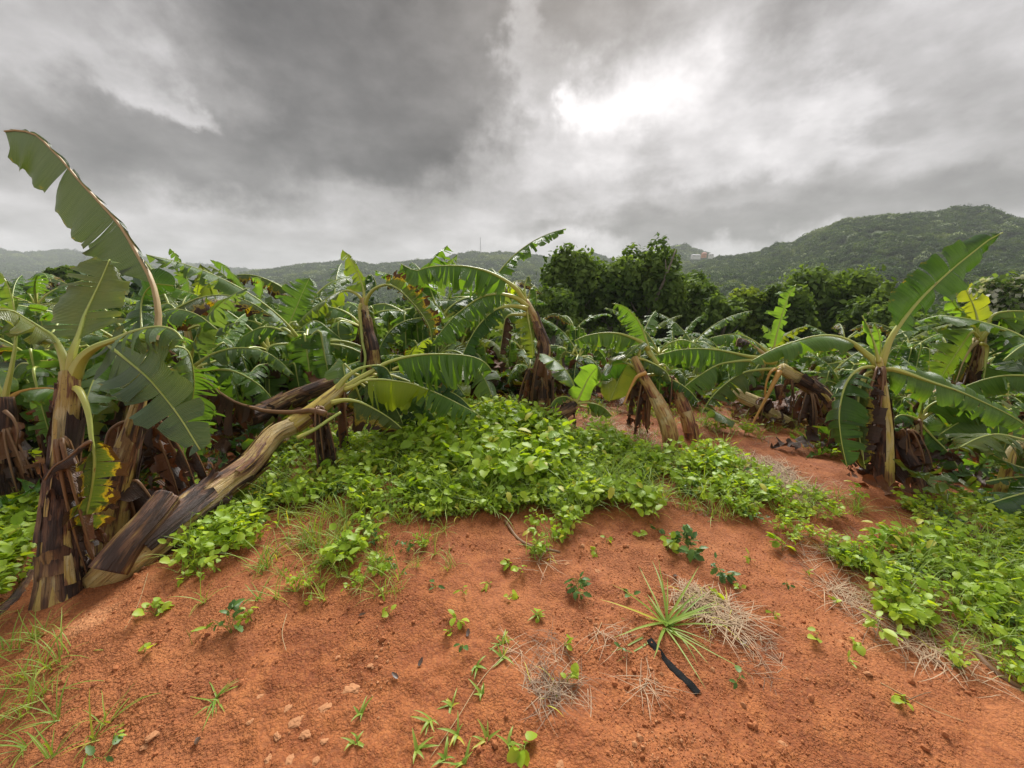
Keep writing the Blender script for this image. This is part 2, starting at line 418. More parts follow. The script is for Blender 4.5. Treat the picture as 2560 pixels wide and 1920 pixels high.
# ------------------------------------------------------------------ banana leaf
def leaf_geo(pts, hw, side=None, droop=(-12, 50), ts=.2, tear=.12, seed=0, asym=(1., 1.), ruffle=.014, jump=18, roll=0, gapk=.45, q=1.0, torn_frac=.85, raggy=.2, lat=6, blunt=4.5, sw0=.16, swv=.15):
    rg = np.random.RandomState(seed)
    p0 = spline(pts, 60); L = np.linalg.norm(np.diff(p0, axis=0), axis=1).sum()
    n = 80; p = spline(pts, n)
    if side is None:
        ch = p[-1] - p[0]; side = np.cross((ch[0], ch[1], 0), (0, 0, 1))
        if np.linalg.norm(side) < .05: side = np.array([1., 0, 0])
    T, S, N = frames(p, nrm(side))
    if roll:
        c, s_ = math.cos(R(roll)), math.sin(R(roll)); S, N = S * c + N * s_, N * c - S * s_
    tt = np.linspace(0, 1, n)
    def at(arr, t): return np.stack([np.interp(t, tt, arr[:, k]) for k in range(3)], -1)
    V, F, U = [], [], []; off = 0
    for sg, am in ((-1, asym[0]), (1, asym[1])):
        if am <= 0: continue
        a = ts; segs = []
        while a < .995:
            ln = .66 * tear * (.2 + rg.gamma(1.4, .65)) / L
            ln = max(ln, .018 / L); b = min(a + ln, 1.0)
            if 1.0 - b < .02: b = 1.0
            segs.append((a, b)); a = b
        for (a, b) in segs:
            k = max(2, int(math.ceil((b - a) * L / (.035 / q))) + 1); mlat = lat
            t = np.linspace(a, b, k)[:, None] * np.ones((1, mlat)); vv = np.ones((k, 1)) * np.linspace(0, 1, mlat)[None, :]
            gap = gapk * rg.rand() ** 1.5 if rg.rand() < torn_frac else 0.02
            skew = rg.normal(0, .02)
            tc = (a + b) / 2
            tq = tc + (t - tc) * (1 - gap * vv) + skew * vv * vv
            tq = np.clip(tq, 0, 1)
            s = np.clip((t - ts) / (1 - ts), 0, 1)
            wp = np.minimum(1, (s + .02) / .13) ** .55 * (np.clip(1 - s ** blunt, 0, 1) ** .62) * (1 - .15 * s)
            wp = wp * (1 + raggy * (1.25 * rg.uniform(-1, .35) + .5 * rg.uniform(-1, 1) * (t - a) / (b - a))) * (1 + .05 * np.sin(t * 90 + seed)) * hw * am
            j = rg.normal(0, jump) 
            th = R(1) * (droop[0] + (droop[1] - droop[0]) * vv ** 1.1 + j * vv ** .8 + 10 * np.sin(t * 9 + seed * 1.7 + sg) * vv)
            C, T_, S_, N_ = at(p, t), at(T, tq), at(S, t), at(N, t)
            step = wp / (mlat - 1)
            sw = sw0 + swv * rg.normal()
            D = np.cos(th)[..., None] * sg * S_ - np.sin(th)[..., None] * N_ + (sw * vv)[..., None] * T_
            D = D / np.linalg.norm(D, axis=-1, keepdims=True)
            shift = (tq - t)[..., None] * L * at(T, t)
            Q = C + shift + np.cumsum(np.concatenate([np.zeros((k, 1, 3)), D[:, 1:] * step[:, 1:, None]], 1), 1)
            rf = ruffle * np.sin(t * L * (22 + 6 * rg.rand()) + rg.rand() * 6 + vv * 2) * vv ** 1.5
            Q = Q + N_ * rf[..., None]
            idx = np.arange(k * mlat).reshape(k, mlat) + off
            V.append(Q.reshape(-1, 3)); U.append(np.stack([t * L, vv], -1).reshape(-1, 2)); off += k * mlat
            f = np.stack([idx[:-1, :-1], idx[1:, :-1], idx[1:, 1:], idx[:-1, 1:]], -1).reshape(-1, 4)
            F.append(f if sg > 0 else f[:, ::-1])
    return np.vstack(V), np.vstack(F), np.vstack(U)

def rib_geo(pts, r0, r1, n=26, seg=7):
    n_ = n; t = np.linspace(0, 1, 9)
    rr = r1 + (r0 - r1) * (1 - t) ** 2.3
    V, F, U = tube(pts, list(rr), n_, seg)
    U = np.asarray(U); Lm = max(U[:, 1].max(), 1e-3); U[:, 1] /= Lm
    return V, F, U

SEED = [100]
def ns():
    SEED[0] += 1; return SEED[0]

def add_leaf(root, pts, hw, m_='leaf', rib='rib', r0=.02, r1=.004, name='leaf', label=None, origin=None, **kw):
    "a leaf blade as a part of its plant, its midrib as a sub-part"
    kw.setdefault('seed', ns())
    o0 = np.array(root.location) if origin is None else np.asarray(origin)
    V, F, U = leaf_geo(pts, hw, **kw)
    me = mesh(name, V - o0, F, U, [M[m_]])
    o = kid(root, link(name, me, root))
    if label: o['label'] = label
    V, F, U = rib_geo(pts, r0, r1)
    kid(o, link('midrib', mesh('midrib', V - o0, F, U, [M[rib]]), o))
    return o
def add_petiole(root, pts, r0, r1, rib='rib', name='leaf_stalk', label=None):
    o0 = np.array(root.location)
    V, F, U = rib_geo(pts, r0, r1)
    o = kid(root, link(name, mesh(name, V - o0, F, U, [M[rib]]), root))
    if label: o['label'] = label
    return o
def add_stem(root, pts, radii, m_='stem', name='pseudostem', label=None, n=40, seg=22, ridge=.15, wob=.06):
    o0 = np.array(root.location); sd_ = ns()
    V, F, U = tube(pts, radii, n, seg, ridge=ridge, wob=wob, seed=sd_)
    o = kid(root, link(name, mesh(name, V - o0, F, U, [M[m_]]), root))
    if label: o['label'] = label
    return o
def add_sheaths(root, pts, radii, k=4, m_='sheath', seed=0, lo=.1, hi=.9, big=1.0, open_=.5):
    o0 = np.array(root.location); rg = random.Random(seed + 31)
    p = spline(pts, 60); rr = np.interp(np.linspace(0, 1, 60), np.linspace(0, 1, len(radii)), radii)
    for i in range(k):
        tb = lo + (hi - lo) * (i + .9 * rg.random()) / k
        ta = max(0, tb - rg.uniform(.18, .42)); ia, ib = int(ta * 59), min(59, int(tb * 59) + 1)
        if ib - ia < 3: continue
        a0 = rg.uniform(0, 6.28); wd = rg.uniform(1.6, 3.6)
        r_ = rr[ia:ib + 1]; off = .004 + .003 * (i % 3)
        V, F, U = tube(p[ia:ib + 1], list(r_ + off), 14, 12, ridge=.10, wob=.05, seed=seed + i, cap=False, a0=a0, a1=a0 + wd,
                       flare=(rr[ib] * rg.uniform(.1, .5) * big, rg.uniform(.03, .09)))
        o = link('dry_sheath', mesh('dry_sheath', V - o0, F, U, [M[m_]]), root); kid(root, o)

def add_strips(root, pts, radii, k=10, m_='sheath', seed=0):
    o0 = np.array(root.location); rg = random.Random(seed + 77)
    p = spline(pts, 60); rr = np.interp(np.linspace(0, 1, 60), np.linspace(0, 1, len(radii)), radii)
    for i in range(k):
        ta = rg.uniform(.05, .75); tb = min(.98, ta + rg.uniform(.12, .4)); ia, ib = int(ta * 59), int(tb * 59) + 1
        a0 = rg.uniform(0, 6.28)
        V, F, U = tube(p[ia:ib + 1], list(rr[ia:ib + 1] * 1.10 + .003), 12, 5, ridge=.12, wob=.08, seed=seed + i + 50, cap=False, a0=a0, a1=a0 + rg.uniform(.25, .8), flare=(rr[ib] * rg.uniform(-.1, .55), rg.uniform(.02, .10)))
        kid(root, link('bark_strip', mesh('bark_strip', V - o0, F, U, [M[m_]]), root))

def hang_pts(p, ln, drift, rg, lift=.1):
    "a broken leaf hanging from p"
    p = np.asarray(p, float); d = np.array([drift[0], drift[1], 0.])
    return [p, p + d * .35 + [0, 0, lift], p + d * .75 + [0, 0, -ln * .25], p + d * .95 + [0, 0, -ln * .6], p + d + [0, 0, -ln]]

# ================================================================== SETTING: ground
def polar_grid(rs, angs, hf):
    RR, AA = np.meshgrid(rs, angs, indexing='ij')
    X, Y = RR * np.sin(AA), RR * np.cos(AA)
    Z = hf(X, Y)
    n, k = RR.shape; idx = np.arange(n * k).reshape(n, k)
    F = np.stack([idx[:-1, :-1], idx[:-1, 1:], idx[1:, 1:], idx[1:, :-1]], -1).reshape(-1, 4)
    return np.stack([X, Y, Z], -1).reshape(-1, 3), F[:, ::-1]
def ground_h(x, y):
    r = np.hypot(x, y); near = 1 - sstep(r, 6, 14)
    h = gh(x, y)
    h = h + near * (.016 * fbm(x * 5, y * 5, seed=21, octv=3) + .007 * fbm(x * 22, y * 22, seed=22, octv=2))
    rut = np.abs(x - .38 - .03 * np.sin(y * 7)); h = h - .012 * np.exp(-(rut / .012) ** 2) * sstep(y, 1.5, 1.7) * (1 - sstep(y, 2.6, 2.8))
    return h
rs = np.r_[0.02, .2, .4, .6, np.geomspace(.72, 8, 300), np.geomspace(8.3, 2200, 120)]
angs = np.radians(np.r_[np.arange(-62, 62.01, .4), np.arange(66, 298, 4)])
V, F = polar_grid(rs, np.r_[angs, angs[0] + 2 * math.pi], ground_h)

m_, t, out = mat('red clay soil')
pos = t.new('ShaderNodeNewGeometry').outputs['Position']
px, py, pz = t.sep(pos)
n1 = t.noise(pos, 1.1, 4, .6); n2 = t.noise(pos, 6.0, 5, .65); n3 = t.noise(pos, 38.0, 4, .7)
wp_ = t.vm('ADD', pos, t.vm('SCALE', t.noise(pos, 45.0, 3, .7, out='Color'), scale=.022))
v1 = t.vor(wp_, 85.0); v2 = t.vor(wp_, 31.0); v3 = t.vor(wp_, 170.0)
cr = t.vor(wp_, 120.0, out='Color'); crs = t.sep(cr)
col = t.mix(t.ss(n1, .35, .65), (.215, .061, .017, 1), (.295, .092, .026, 1))
col = t.mix(t.ss(n2, .40, .70), col, (.37, .126, .036, 1))
col = t.mix(t.m('MULTIPLY', t.ss(crs[0], .55, 1.0), .35), col, (.44, .180, .060, 1))
col = t.mix(t.m('MULTIPLY', t.ss(crs[1], .55, 1.0), .30), col, (.22, .060, .022, 1))
pale = t.ss(t.m('ADD', n1, t.m('MULTIPLY', n2, .6)), .95, 1.08)
col = t.mix(t.m('MULTIPLY', pale, .6), col, (.58, .30, .14, 1))
bn = t.noise(pos, .55, 3, .6); col = t.mix(t.m('MULTIPLY', t.ss(bn, .42, .62), .35), col, (.40, .155, .060, 1))
col = t.mix(t.ss(v1, .40, .75), col, t.mix(.35, col, (.09, .028, .014, 1)))
litter = t.ss(t.noise(pos, 3.2, 5, .7), .66, .74)
col = t.mix(t.m('MULTIPLY', litter, .5), col, (.12, .07, .035, 1))
far = t.ss(t.m('ADD', t.m('SUBTRACT', t.m('ADD', py, t.m('MULTIPLY', t.m('MAXIMUM', t.m('SUBTRACT', px, 1.5), 0.0), .9)), t.m('MULTIPLY', t.m('MINIMUM', px, 1.0), .7)), t.m('MULTIPLY', t.noise(pos, .9, 4, .6), 4.0)), 7.6, 9.6)
green = t.mix(t.noise(pos, .8, 5, .7), (.02, .030, .010, 1), (.055, .085, .022, 1))
col = t.mix(far, col, green)
h = t.m('ADD', t.m('ADD', t.m('MULTIPLY', t.m('SUBTRACT', .6, v1), .9), t.m('MULTIPLY', t.m('SUBTRACT', .6, v2), .5)), t.m('ADD', t.m('MULTIPLY', n3, .8), t.m('MULTIPLY', t.m('SUBTRACT', .5, v3), .4)))
h = t.m('MULTIPLY', h, t.ss(t.noise(pos, 1.6, 3, .6), .36, .6, .5, 1.25))
b = principled(t, col, .78, .25, h, .8, .009); t.l.new(b.outputs[0], out.inputs[0]); M['soil'] = m_
ground = tag(link('ground', mesh('ground', V, F, None, [M['soil']])), kind='structure')

# ================================================================== instancing of stuff
LIB = bpy.data.collections.new('library')
def scatter(name, pts, rots, scl, protos, label, colname, idx=None, kind='stuff'):
    pts = np.asarray(pts, np.float32); n = len(pts)
    c = bpy.data.collections.new(colname)
    for o in protos: c.objects.link(o)
    me = bpy.data.meshes.new(name); me.vertices.add(n); me.vertices.foreach_set('co', pts.ravel())
    a = me.attributes.new('rot', 'FLOAT_VECTOR', 'POINT'); a.data.foreach_set('vector', np.asarray(rots, np.float32).ravel())
    a = me.attributes.new('scl', 'FLOAT', 'POINT'); a.data.foreach_set('value', np.asarray(scl, np.float32).ravel())
    a = me.attributes.new('idx', 'INT', 'POINT'); a.data.foreach_set('value', np.asarray(np.random.RandomState(n).randint(0, len(protos), n) if idx is None else idx, np.int32))
    o = link(name, me)
    g = bpy.data.node_groups.new(name + ' nodes', 'GeometryNodeTree')
    g.interface.new_socket('Geometry', in_out='INPUT', socket_type='NodeSocketGeometry')
    g.interface.new_socket('Geometry', in_out='OUTPUT', socket_type='NodeSocketGeometry')
    N = g.nodes; Lk = g.links
    gi = N.new('NodeGroupInput'); go = N.new('NodeGroupOutput')
    ci = N.new('GeometryNodeCollectionInfo'); ci.inputs[0].default_value = c; ci.inputs['Separate Children'].default_value = True; ci.inputs['Reset Children'].default_value = True
    ip = N.new('GeometryNodeInstanceOnPoints'); ip.inputs['Pick Instance'].default_value = True
    mp = N.new('GeometryNodeMeshToPoints')
    def attr(nm, ty):
        x = N.new('GeometryNodeInputNamedAttribute'); x.data_type = ty; x.inputs[0].default_value = nm; return x.outputs[0]
    Lk.new(gi.outputs[0], mp.inputs[0]); Lk.new(mp.outputs[0], ip.inputs['Points']); Lk.new(ci.outputs[0], ip.inputs['Instance'])
    Lk.new(attr('rot', 'FLOAT_VECTOR'), ip.inputs['Rotation']); Lk.new(attr('scl', 'FLOAT'), ip.inputs['Scale']); Lk.new(attr('idx', 'INT'), ip.inputs['Instance Index'])
    Lk.new(ip.outputs[0], go.inputs[0])
    md = o.modifiers.new('scatter', 'NODES'); md.node_group = g
    return tag(o, label, None, None, kind)
def proto(name, me):
    return bpy.data.objects.new(name, me)

# ================================================================== foliage masses: trees
def foliage_material(name, dark, light, extra=None, trans=.25, rough=.7, pale=0.0):
    m_, t, out = mat(name)
    uv = t.new('ShaderNodeUVMap').outputs[0]; u, v, _ = t.sep(uv)          # u: random per leaf, v: random per clump
    f = t.m('ADD', t.m('MULTIPLY', u, .45), t.m('MULTIPLY', t.ss(v, .2, .8), .55))  # clump contrast paints lit and shaded leaf clusters into the colour
    col = t.mix(f, dark + (1,), light + (1,))
    R_ = rnd(t)
    if extra:
        ln_ = t.noise(t.new('ShaderNodeObjectInfo').outputs['Location'], .012, 4, .6); col = t.mix(t.ss(ln_, .52, .66), col, t.mix(f, (.09, .13, .025, 1), (.22, .27, .06, 1)))
        col = t.mix(t.m('MULTIPLY', t.ss(R_, .55, .95), .8), col, t.mix(f, extra[0] + (1,), extra[1] + (1,)))
    if pale: 
        R2 = t.m('FRACT', t.m('MULTIPLY', R_, 17.3))
        col = t.mix(t.m('MULTIPLY', t.ss(R2, 1 - pale, 1 - pale * .7), t.ss(u, .3, .6)), col, (.34, .40, .30, 1))
    b = principled(t, col, rough, .12)
    tr = t.new('ShaderNodeBsdfTranslucent'); t.put(tr.inputs[0], t.mix(1.0, col, (1.6, 1.6, .6, 1), blend='MULTIPLY'))
    mx = t.new('ShaderNodeMixShader'); mx.inputs[0].default_value = trans
    t.l.new(b.outputs[0], mx.inputs[1]); t.l.new(tr.outputs[0], mx.inputs[2]); t.l.new(mx.outputs[0], out.inputs[0]); return m_
M['tree'] = foliage_material('tree foliage', (.050, .095, .020), (.19, .27, .065), trans=.34)
M['tree_yellow'] = foliage_material('yellowish tree foliage', (.08, .13, .022), (.25, .31, .065), trans=.34)
M['tree_deep'] = foliage_material('deep green foliage', (.040, .078, .018), (.145, .21, .050), trans=.32)
M['hill_tree'] = foliage_material('hill foliage', (.020, .045, .014), (.065, .115, .030), ((.05, .09, .015), (.14, .20, .04)), pale=.07)
M['blossom'] = foliage_material('cream blossom', (.45, .45, .36), (.75, .74, .66), trans=.2)
m_, t, out = mat('bark'); n = t.noise(t.new('ShaderNodeTexCoord').outputs['Object'], 3.0, 6, .7)
b = principled(t, t.mix(n, (.07, .05, .035, 1), (.30, .26, .21, 1)), .85, .2, n, .8, .05); t.l.new(b.outputs[0], out.inputs[0]); M['bark'] = m_

def crown_geo(rx, ry, rz, n, size, seed, lobes=16, low=-.5, fill=.35, lobe_r=(.28, .5)):
    rg = np.random.RandomState(seed)
    c = nrm(rg.normal(size=(lobes, 3))); c[:, 2] = np.where(c[:, 2] < low, -c[:, 2], c[:, 2])
    c = c * rg.uniform(.35, .82, (lobes, 1)); lr = rg.uniform(*lobe_r, lobes)
    c = np.vstack([c, [[0, 0, 0]]]); lr = np.r_[lr, .5]
    pk = rg.choice(lobes + 1, n, p=lr ** 2 / (lr ** 2).sum())
    d = nrm(rg.normal(size=(n, 3)))
    rad = lr[pk] * (1 - fill * rg.rand(n) ** 2) * (1 + .18 * vnoise(d[:, 0] * 3 + pk, d[:, 1] * 3, d[:, 2] * 3, seed=seed))
    p = c[pk] + d * rad[:, None]
    # clumps: pull leaves to twig ends
    tw = nrm(rg.normal(size=(max(20, n // 14), 3)))
    p = p * (1 + .06 * rg.normal(size=(n, 1)))
    p = p * np.array([rx, ry, rz])
    nr = nrm(nrm(d * np.array([1, 1, 1.0])) + [0, 0, .35] + .75 * rg.normal(size=(n, 3)))
    a = nrm(np.cross(nr, rg.normal(size=(n, 3)))); b_ = np.cross(nr, a)
    s = size * rg.uniform(.6, 1.35, (n, 1))
    w_ = .55
    q0 = p - a * s; q1 = p + b_ * s * w_ + nr * s * .15; q2 = p + a * s; q3 = p - b_ * s * w_ + nr * s * .15
    V = np.stack([q0, q1, q2, q3], 1).reshape(-1, 3)
    F = np.arange(n * 4).reshape(n, 4)
    u = np.repeat(rg.rand(n), 4); cl = vnoise(p[:, 0] / (size * 5), p[:, 1] / (size * 5), p[:, 2] / (size * 5), seed=seed) * .5 + .5
    v = np.repeat(np.clip(cl, 0, 1), 4)
    return V, F, np.stack([u, v], 1)

def make_tree(name, label, fx, fy_top, fy_bot, hw_f, dist, m_='tree', n=9000, size=.16, seed=1, group='dark bushy trees beyond the banana plants', lobes=18, blossom=0, cat='tree', limb=False, ry=1.0):
    "a tree whose crown spans hw_f pixels either side of fx and fy_top..fy_bot at distance dist"
    k = 2560 / 2212; size *= 1.3; n = int(n * .8)
    top, bot = P(fx * k, fy_top * k, dist), P(fx * k, fy_bot * k, dist)
    rx = hw_f * k / FPX * dist; rz = (top[2] - bot[2]) / 2
    c = np.array([top[0], (top[1] + bot[1]) / 2, (top[2] + bot[2]) / 2])
    z0 = float(gh(c[0], c[1]))
    root = thing(name, label, cat, (c[0], c[1], z0), group)
    V, F, U = crown_geo(rx * 1.15, rx * ry, rz * 1.04, n, size, seed, lobes * 3, lobe_r=(.14, .34))
    o = kid(root, link('crown', mesh('crown', V + [0, 0, c[2] - z0], F, U, [M[m_]]), root))
    if blossom:
        rg = np.random.RandomState(seed + 5)
        top_ = np.where((V[::4, 2] > rz * (.05)) & (vnoise(V[::4, 0] * 1.5, V[::4, 1] * 1.5, V[::4, 2] * 1.5, seed=4) > .05))[0]
        pk = rg.choice(top_, min(blossom, len(top_)), replace=False); p = V[::4][pk] * 1.03
        a = nrm(rg.normal(size=(len(p), 3))); b_ = nrm(np.cross(a, rg.normal(size=(len(p), 3)))); s = size * .8
        Vb = np.stack([p - a * s, p + b_ * s, p + a * s, p - b_ * s], 1).reshape(-1, 3)
        Ub = np.repeat(rg.rand(len(p), 2), 4, 0)
        kid(root, link('blossom', mesh('blossom', Vb + [0, 0, c[2] - z0], np.arange(len(p) * 4).reshape(-1, 4), Ub, [M['blossom']]), root))
    rg = random.Random(seed); hgt = max(.6, c[2] - z0)
    parts = [tube([(0, 0, -.3), (rg.uniform(-.2, .2), 0, hgt * .5), (rg.uniform(-.4, .4), 0, hgt)], [.035 * rx + .12, .02 * rx + .08, .06], 8, 8, seed=seed)]
    for i in range(7):
        a = i * .9 + rg.random(); e = rg.uniform(.2, .9)
        parts.append(tube([(0, 0, hgt * (.45 + .05 * i)), (math.cos(a) * rx * .35, math.sin(a) * rx * .35, hgt * .6 + rz * .2 * e), (math.cos(a) * rx * .75, math.sin(a) * rx * .75, hgt * .75 + rz * .6 * e)], [.10, .06, .02], 7, 6, seed=i))
    V, F, U = joinm(parts); kid(root, link('trunk', mesh('trunk', V, F, U, [M['bark']]), root))
    if limb:
        V, F, U = joinm([tube([(-rx * .05, -rx * .78, hgt * .9), (rx * .15, -rx * .9, hgt + rz * .35), (rx * .42, -rx * .7, hgt + rz * .8)], [.10, .07, .03], 8, 6),
                         tube([(rx * .15, -rx * .9, hgt + rz * .35), (rx * .12, -rx * .8, hgt + rz * .62)], [.05, .02], 5, 5)])
        kid(root, link('bare_limb', mesh('bare_limb', V, F, U, [M['bark']]), root))
    return root

# ================================================================== hills
def profile(pts):
    A = [azel(x, y) for x, y in pts]; A.sort(); a = np.array(A); return a[:, 0], a[:, 1]
HILLS = []
def make_hill(name, label, prof, D, r0, z0, seed, treeh, az_pad=(0, 0), rough=.10, soft=1.3, back=1.5):
    a, e = profile(prof)
    a = np.r_[a[0] - az_pad[0], a, a[-1] + az_pad[1]]; e = np.r_[e[0], e, e[-1]]
    def hf(x, y):
        r = np.hypot(x, y); A = np.degrees(np.arctan2(x, y))
        el_ = np.interp(A, a, e); Dr = D * (1 + .05 * vnoise(A * .15, A * 0, seed=seed))
        zr = CAM_H + Dr * np.tan(np.radians(el_)) - treeh
        s = (r - r0) / (Dr - r0)
        up = np.clip(s, 0, 1) ** soft
        h = z0 + (zr - z0) * (up - .0)
        gul = fbm(A * .35 + seed, r / D * 2.2, seed=seed, octv=4)
        h = h + (zr - z0) * rough * gul * np.clip(s, 0, 1) * (1 - np.clip(s, 0, 1)) * 3.0
        over = np.clip((s - 1) / (back - 1), 0, 1)
        return h - (zr - z0) * over ** 1.3 * .8
    az_ = np.radians(np.arange(a[0], a[-1] + .01, .35)); rr = np.linspace(r0, D * back, 60)
    V, F = polar_grid(rr, az_, hf)
    o = tag(link(name, mesh(name, V, F, None, [M['hill']])), label, kind='structure')
    HILLS.append((hf, az_, r0, D)); return hf
m_, t, out = mat('hill ground'); pos = t.new('ShaderNodeNewGeometry').outputs['Position']
n = t.noise(pos, .02, 6, .65); b = principled(t, t.mix(n, (.020, .035, .012, 1), (.07, .10, .03, 1)), .9, .1); t.l.new(b.outputs[0], out.inputs[0]); M['hill'] = m_

hf_far = make_hill('far_hills', 'far blue grey wooded hills at the back of the valley', [(-200, 538), (0, 541), (60, 544), (130, 539), (190, 545), (230, 549), (330, 556), (390, 568), (450, 574), (560, 583), (700, 588), (1000, 590)], 1900, 700, -40, 11, 7, (25, 5), back=1.12)
hf_mid = make_hill('middle_hills', 'middle wooded ridge with a mast on its crest', [(300, 625), (430, 604), (560, 582), (620, 572), (680, 566), (740, 560), (800, 568), (840, 566), (880, 562), (960, 552), (1000, 544), (1080, 540), (1140, 545), (1190, 556), (1230, 552), (1290, 544), (1330, 560), (1400, 562), (1440, 532), (1480, 525), (1510, 535), (1560, 553), (1650, 565)], 950, 260, -30, 12, 7, (25, 5))
hf_right = make_hill('right_hill', 'large steep wooded hill rising at the right', [(1250, 640), (1400, 598), (1450, 580), (1500, 566), (1560, 549), (1640, 536), (1680, 519), (1715, 521), (1740, 505), (1780, 487), (1830, 464), (1900, 458), (2000, 453), (2060, 444), (2110, 438), (2145, 441), (2175, 457), (2212, 463), (2400, 480)], 520, 120, -22, 13, 6, (8, 30), rough=.14)

def blob_tree(seed, n=420, sz=.16):
    V, F, U = crown_geo(1, 1, .85, n, sz, seed, 9, fill=.3, lobe_r=(.35, .55)); V[:, 2] += .55; return V, F, U
hill_protos = []
for i in range(7):
    V, F, U = blob_tree(300 + i, 420, .15); hill_protos.append(proto('hill_tree', mesh('hill_tree', V, F, U, [M['hill_tree']], smooth=False)))
near_protos = []
for i in range(5):
    V, F, U = blob_tree(340 + i, 1500, .095); near_protos.append(proto('valley_tree', mesh('valley_tree', V, F, U, [M['hill_tree']], smooth=False)))
rg = np.random.RandomState(5)
def hill_trees(hf, a0, a1, r0, r1, n, s0, s1, gaps=0.0):
    A = np.radians(rg.uniform(a0, a1, n)); r = np.sqrt(rg.uniform(r0 ** 2, r1 ** 2, n)); x, y = r * np.sin(A), r * np.cos(A)
    if gaps:
        k = fbm(x / 40, y / 40, seed=77, octv=3) > gaps; x, y, A = x[k], y[k], A[k]
    z = hf(x, y); m_ = len(x)
    s = rg.uniform(s0, s1, m_) * (1 + .35 * (vnoise(x / 30, y / 30, seed=8)))
    return np.stack([x, y, z - s * .35], 1), np.stack([rg.normal(0, .1, m_), rg.normal(0, .1, m_), rg.uniform(0, 6.28, m_)], 1), s
def both(*a): return [np.concatenate(q_) for q_ in zip(*a)]
pr, rr_, ss_ = both(hill_trees(hf_far, -62, 3, 1200, 2000, 9000, 6.5, 11), hill_trees(hf_mid, -50, 26, 420, 990, 15000, 3.6, 6.2))
scatter('far_forest', pr, rr_, ss_, hill_protos, 'distant woods covering the far and middle hills', 'hill tree kinds')
pr, rr_, ss_ = hill_trees(hf_right, 2, 86, 125, 548, 20000, 2.0, 4.2, -.9)
scatter('hillside_forest', pr, rr_, ss_, [proto('hill_tree', o.data) for o in hill_protos], 'woods covering the large hill at the right', 'hillside tree kinds')
# valley woods between the field and the hills
pr, rr_, ss_ = hill_trees(lambda x, y: gh(x, y), -86, 86, 30, 300, 4200, 2.6, 4.6)
scatter('valley_forest', pr, rr_, ss_, near_protos, 'woods in the valley between the field and the hills', 'valley tree kinds')

# mast on the middle ridge, houses on the hills
m_, t, out = mat('mast steel'); b = principled(t, (.22, .22, .23, 1), .5); t.l.new(b.outputs[0], out.inputs[0]); M['steel'] = m_
def simple(name, c, rough=.7):
    m_, t, out = mat(name); n = t.noise(t.new('ShaderNodeTexCoord').outputs['Object'], 1.5, 4, .6)
    b = principled(t, t.mix(n, tuple(q_ * .8 for q_ in c) + (1,), c + (1,)), rough); t.l.new(b.outputs[0], out.inputs[0]); M[name] = m_; return m_
simple('white wall', (.78, .77, .74)); simple('pink wall', (.62, .36, .30)); simple('orange wall', (.60, .26, .12)); simple('grey roof', (.42, .42, .43)); simple('red roof', (.45, .16, .10)); simple('window dark', (.03, .04, .05), .2)
k = 2560 / 2212
base = P(1038 * k, 541 * k, 900); topz = P(1038 * k, 515 * k, 900)
H = topz[2] - base[2]
mast = thing('radio_mast', 'thin lattice mast standing on the crest of the middle ridge', 'mast', base - [0, 0, 6])
H += 6
for i in range(4):
    a = math.pi / 4 + i * math.pi / 2; q0 = np.array([math.cos(a), math.sin(a), 0]) * 1.5
    V, F, U = tube([q0, q0 * .25 + [0, 0, H]], [.22, .18], 3, 5); kid(mast, link('leg', mesh('leg', V, F, U, [M['steel']]), mast))
parts = []
for j in range(10):
    z = H * j / 10; z2 = H * (j + 1) / 10; f0, f1 = 1.5 * (1 - .75 * j / 10), 1.5 * (1 - .75 * (j + 1) / 10)
    for i in range(4):
        a, b2 = math.pi / 4 + i * math.pi / 2, math.pi / 4 + (i + 1) * math.pi / 2
        parts.append(tube([(math.cos(a) * f0, math.sin(a) * f0, z), (math.cos(b2) * f1, math.sin(b2) * f1, z2)], [.1, .1], 2, 4))
V, F, U = joinm(parts); link('bracing', mesh('bracing', V, F, U, [M['steel']]), mast)
V, F, U = tube([(0, 0, H * .97), (0, 0, H * 1.12)], [.16, .08], 3, 5); link('antenna', mesh('antenna', V, F, U, [M['steel']]), mast)

def box(x0, x1, y0, y1, z0, z1):
    V = np.array([(x, y, z) for z in (z0, z1) for x, y in ((x0, y0), (x1, y0), (x1, y1), (x0, y1))], float)
    F = [[3, 2, 1, 0], [4, 5, 6, 7], [0, 1, 5, 4], [1, 2, 6, 5], [2, 3, 7, 6], [3, 0, 4, 7]]
    return V, F, np.zeros((8, 2))
def house(fx, fy, dist, w_, h_, wall, roof, label, rot=0.0):
    p = P(fx * k, fy * k, dist)
    o = thing('hillside_house', label, 'house', (p[0], p[1], p[2] - h_ * .6), 'houses on the wooded hills'); o.rotation_euler.z = rot
    V, F, U = box(-w_ / 2, w_ / 2, -3, 3, -4, h_); link('wall', mesh('wall', V, F, U, [M[wall]], smooth=False), o)
    V = np.array([(-w_ / 2 - .6, -3.7, h_), (w_ / 2 + .6, -3.7, h_), (w_ / 2 + .6, 3.7, h_), (-w_ / 2 - .6, 3.7, h_), (-w_ / 2 + 1, 0, h_ + 1.6), (w_ / 2 - 1, 0, h_ + 1.6)])
    link('roof', mesh('roof', V, [[0, 1, 5, 4], [1, 2, 5], [2, 3, 4, 5], [3, 0, 4], [3, 2, 1, 0]], None, [M[roof]], smooth=False), o)
    for i in range(max(2, int(w_ / 3))):
        xx = -w_ / 2 + 1.5 + i * 3
        V, F, U = box(xx - .5, xx + .5, -3.05, -2.9, h_ * .35, h_ * .75); link('window', mesh('window', V, F, U, [M['window dark']], smooth=False), o)
house(1503, 553, 640, 15, 2.6, 'white wall', 'grey roof', 'long low white house among trees at the left end of the hilltop hamlet', .3)
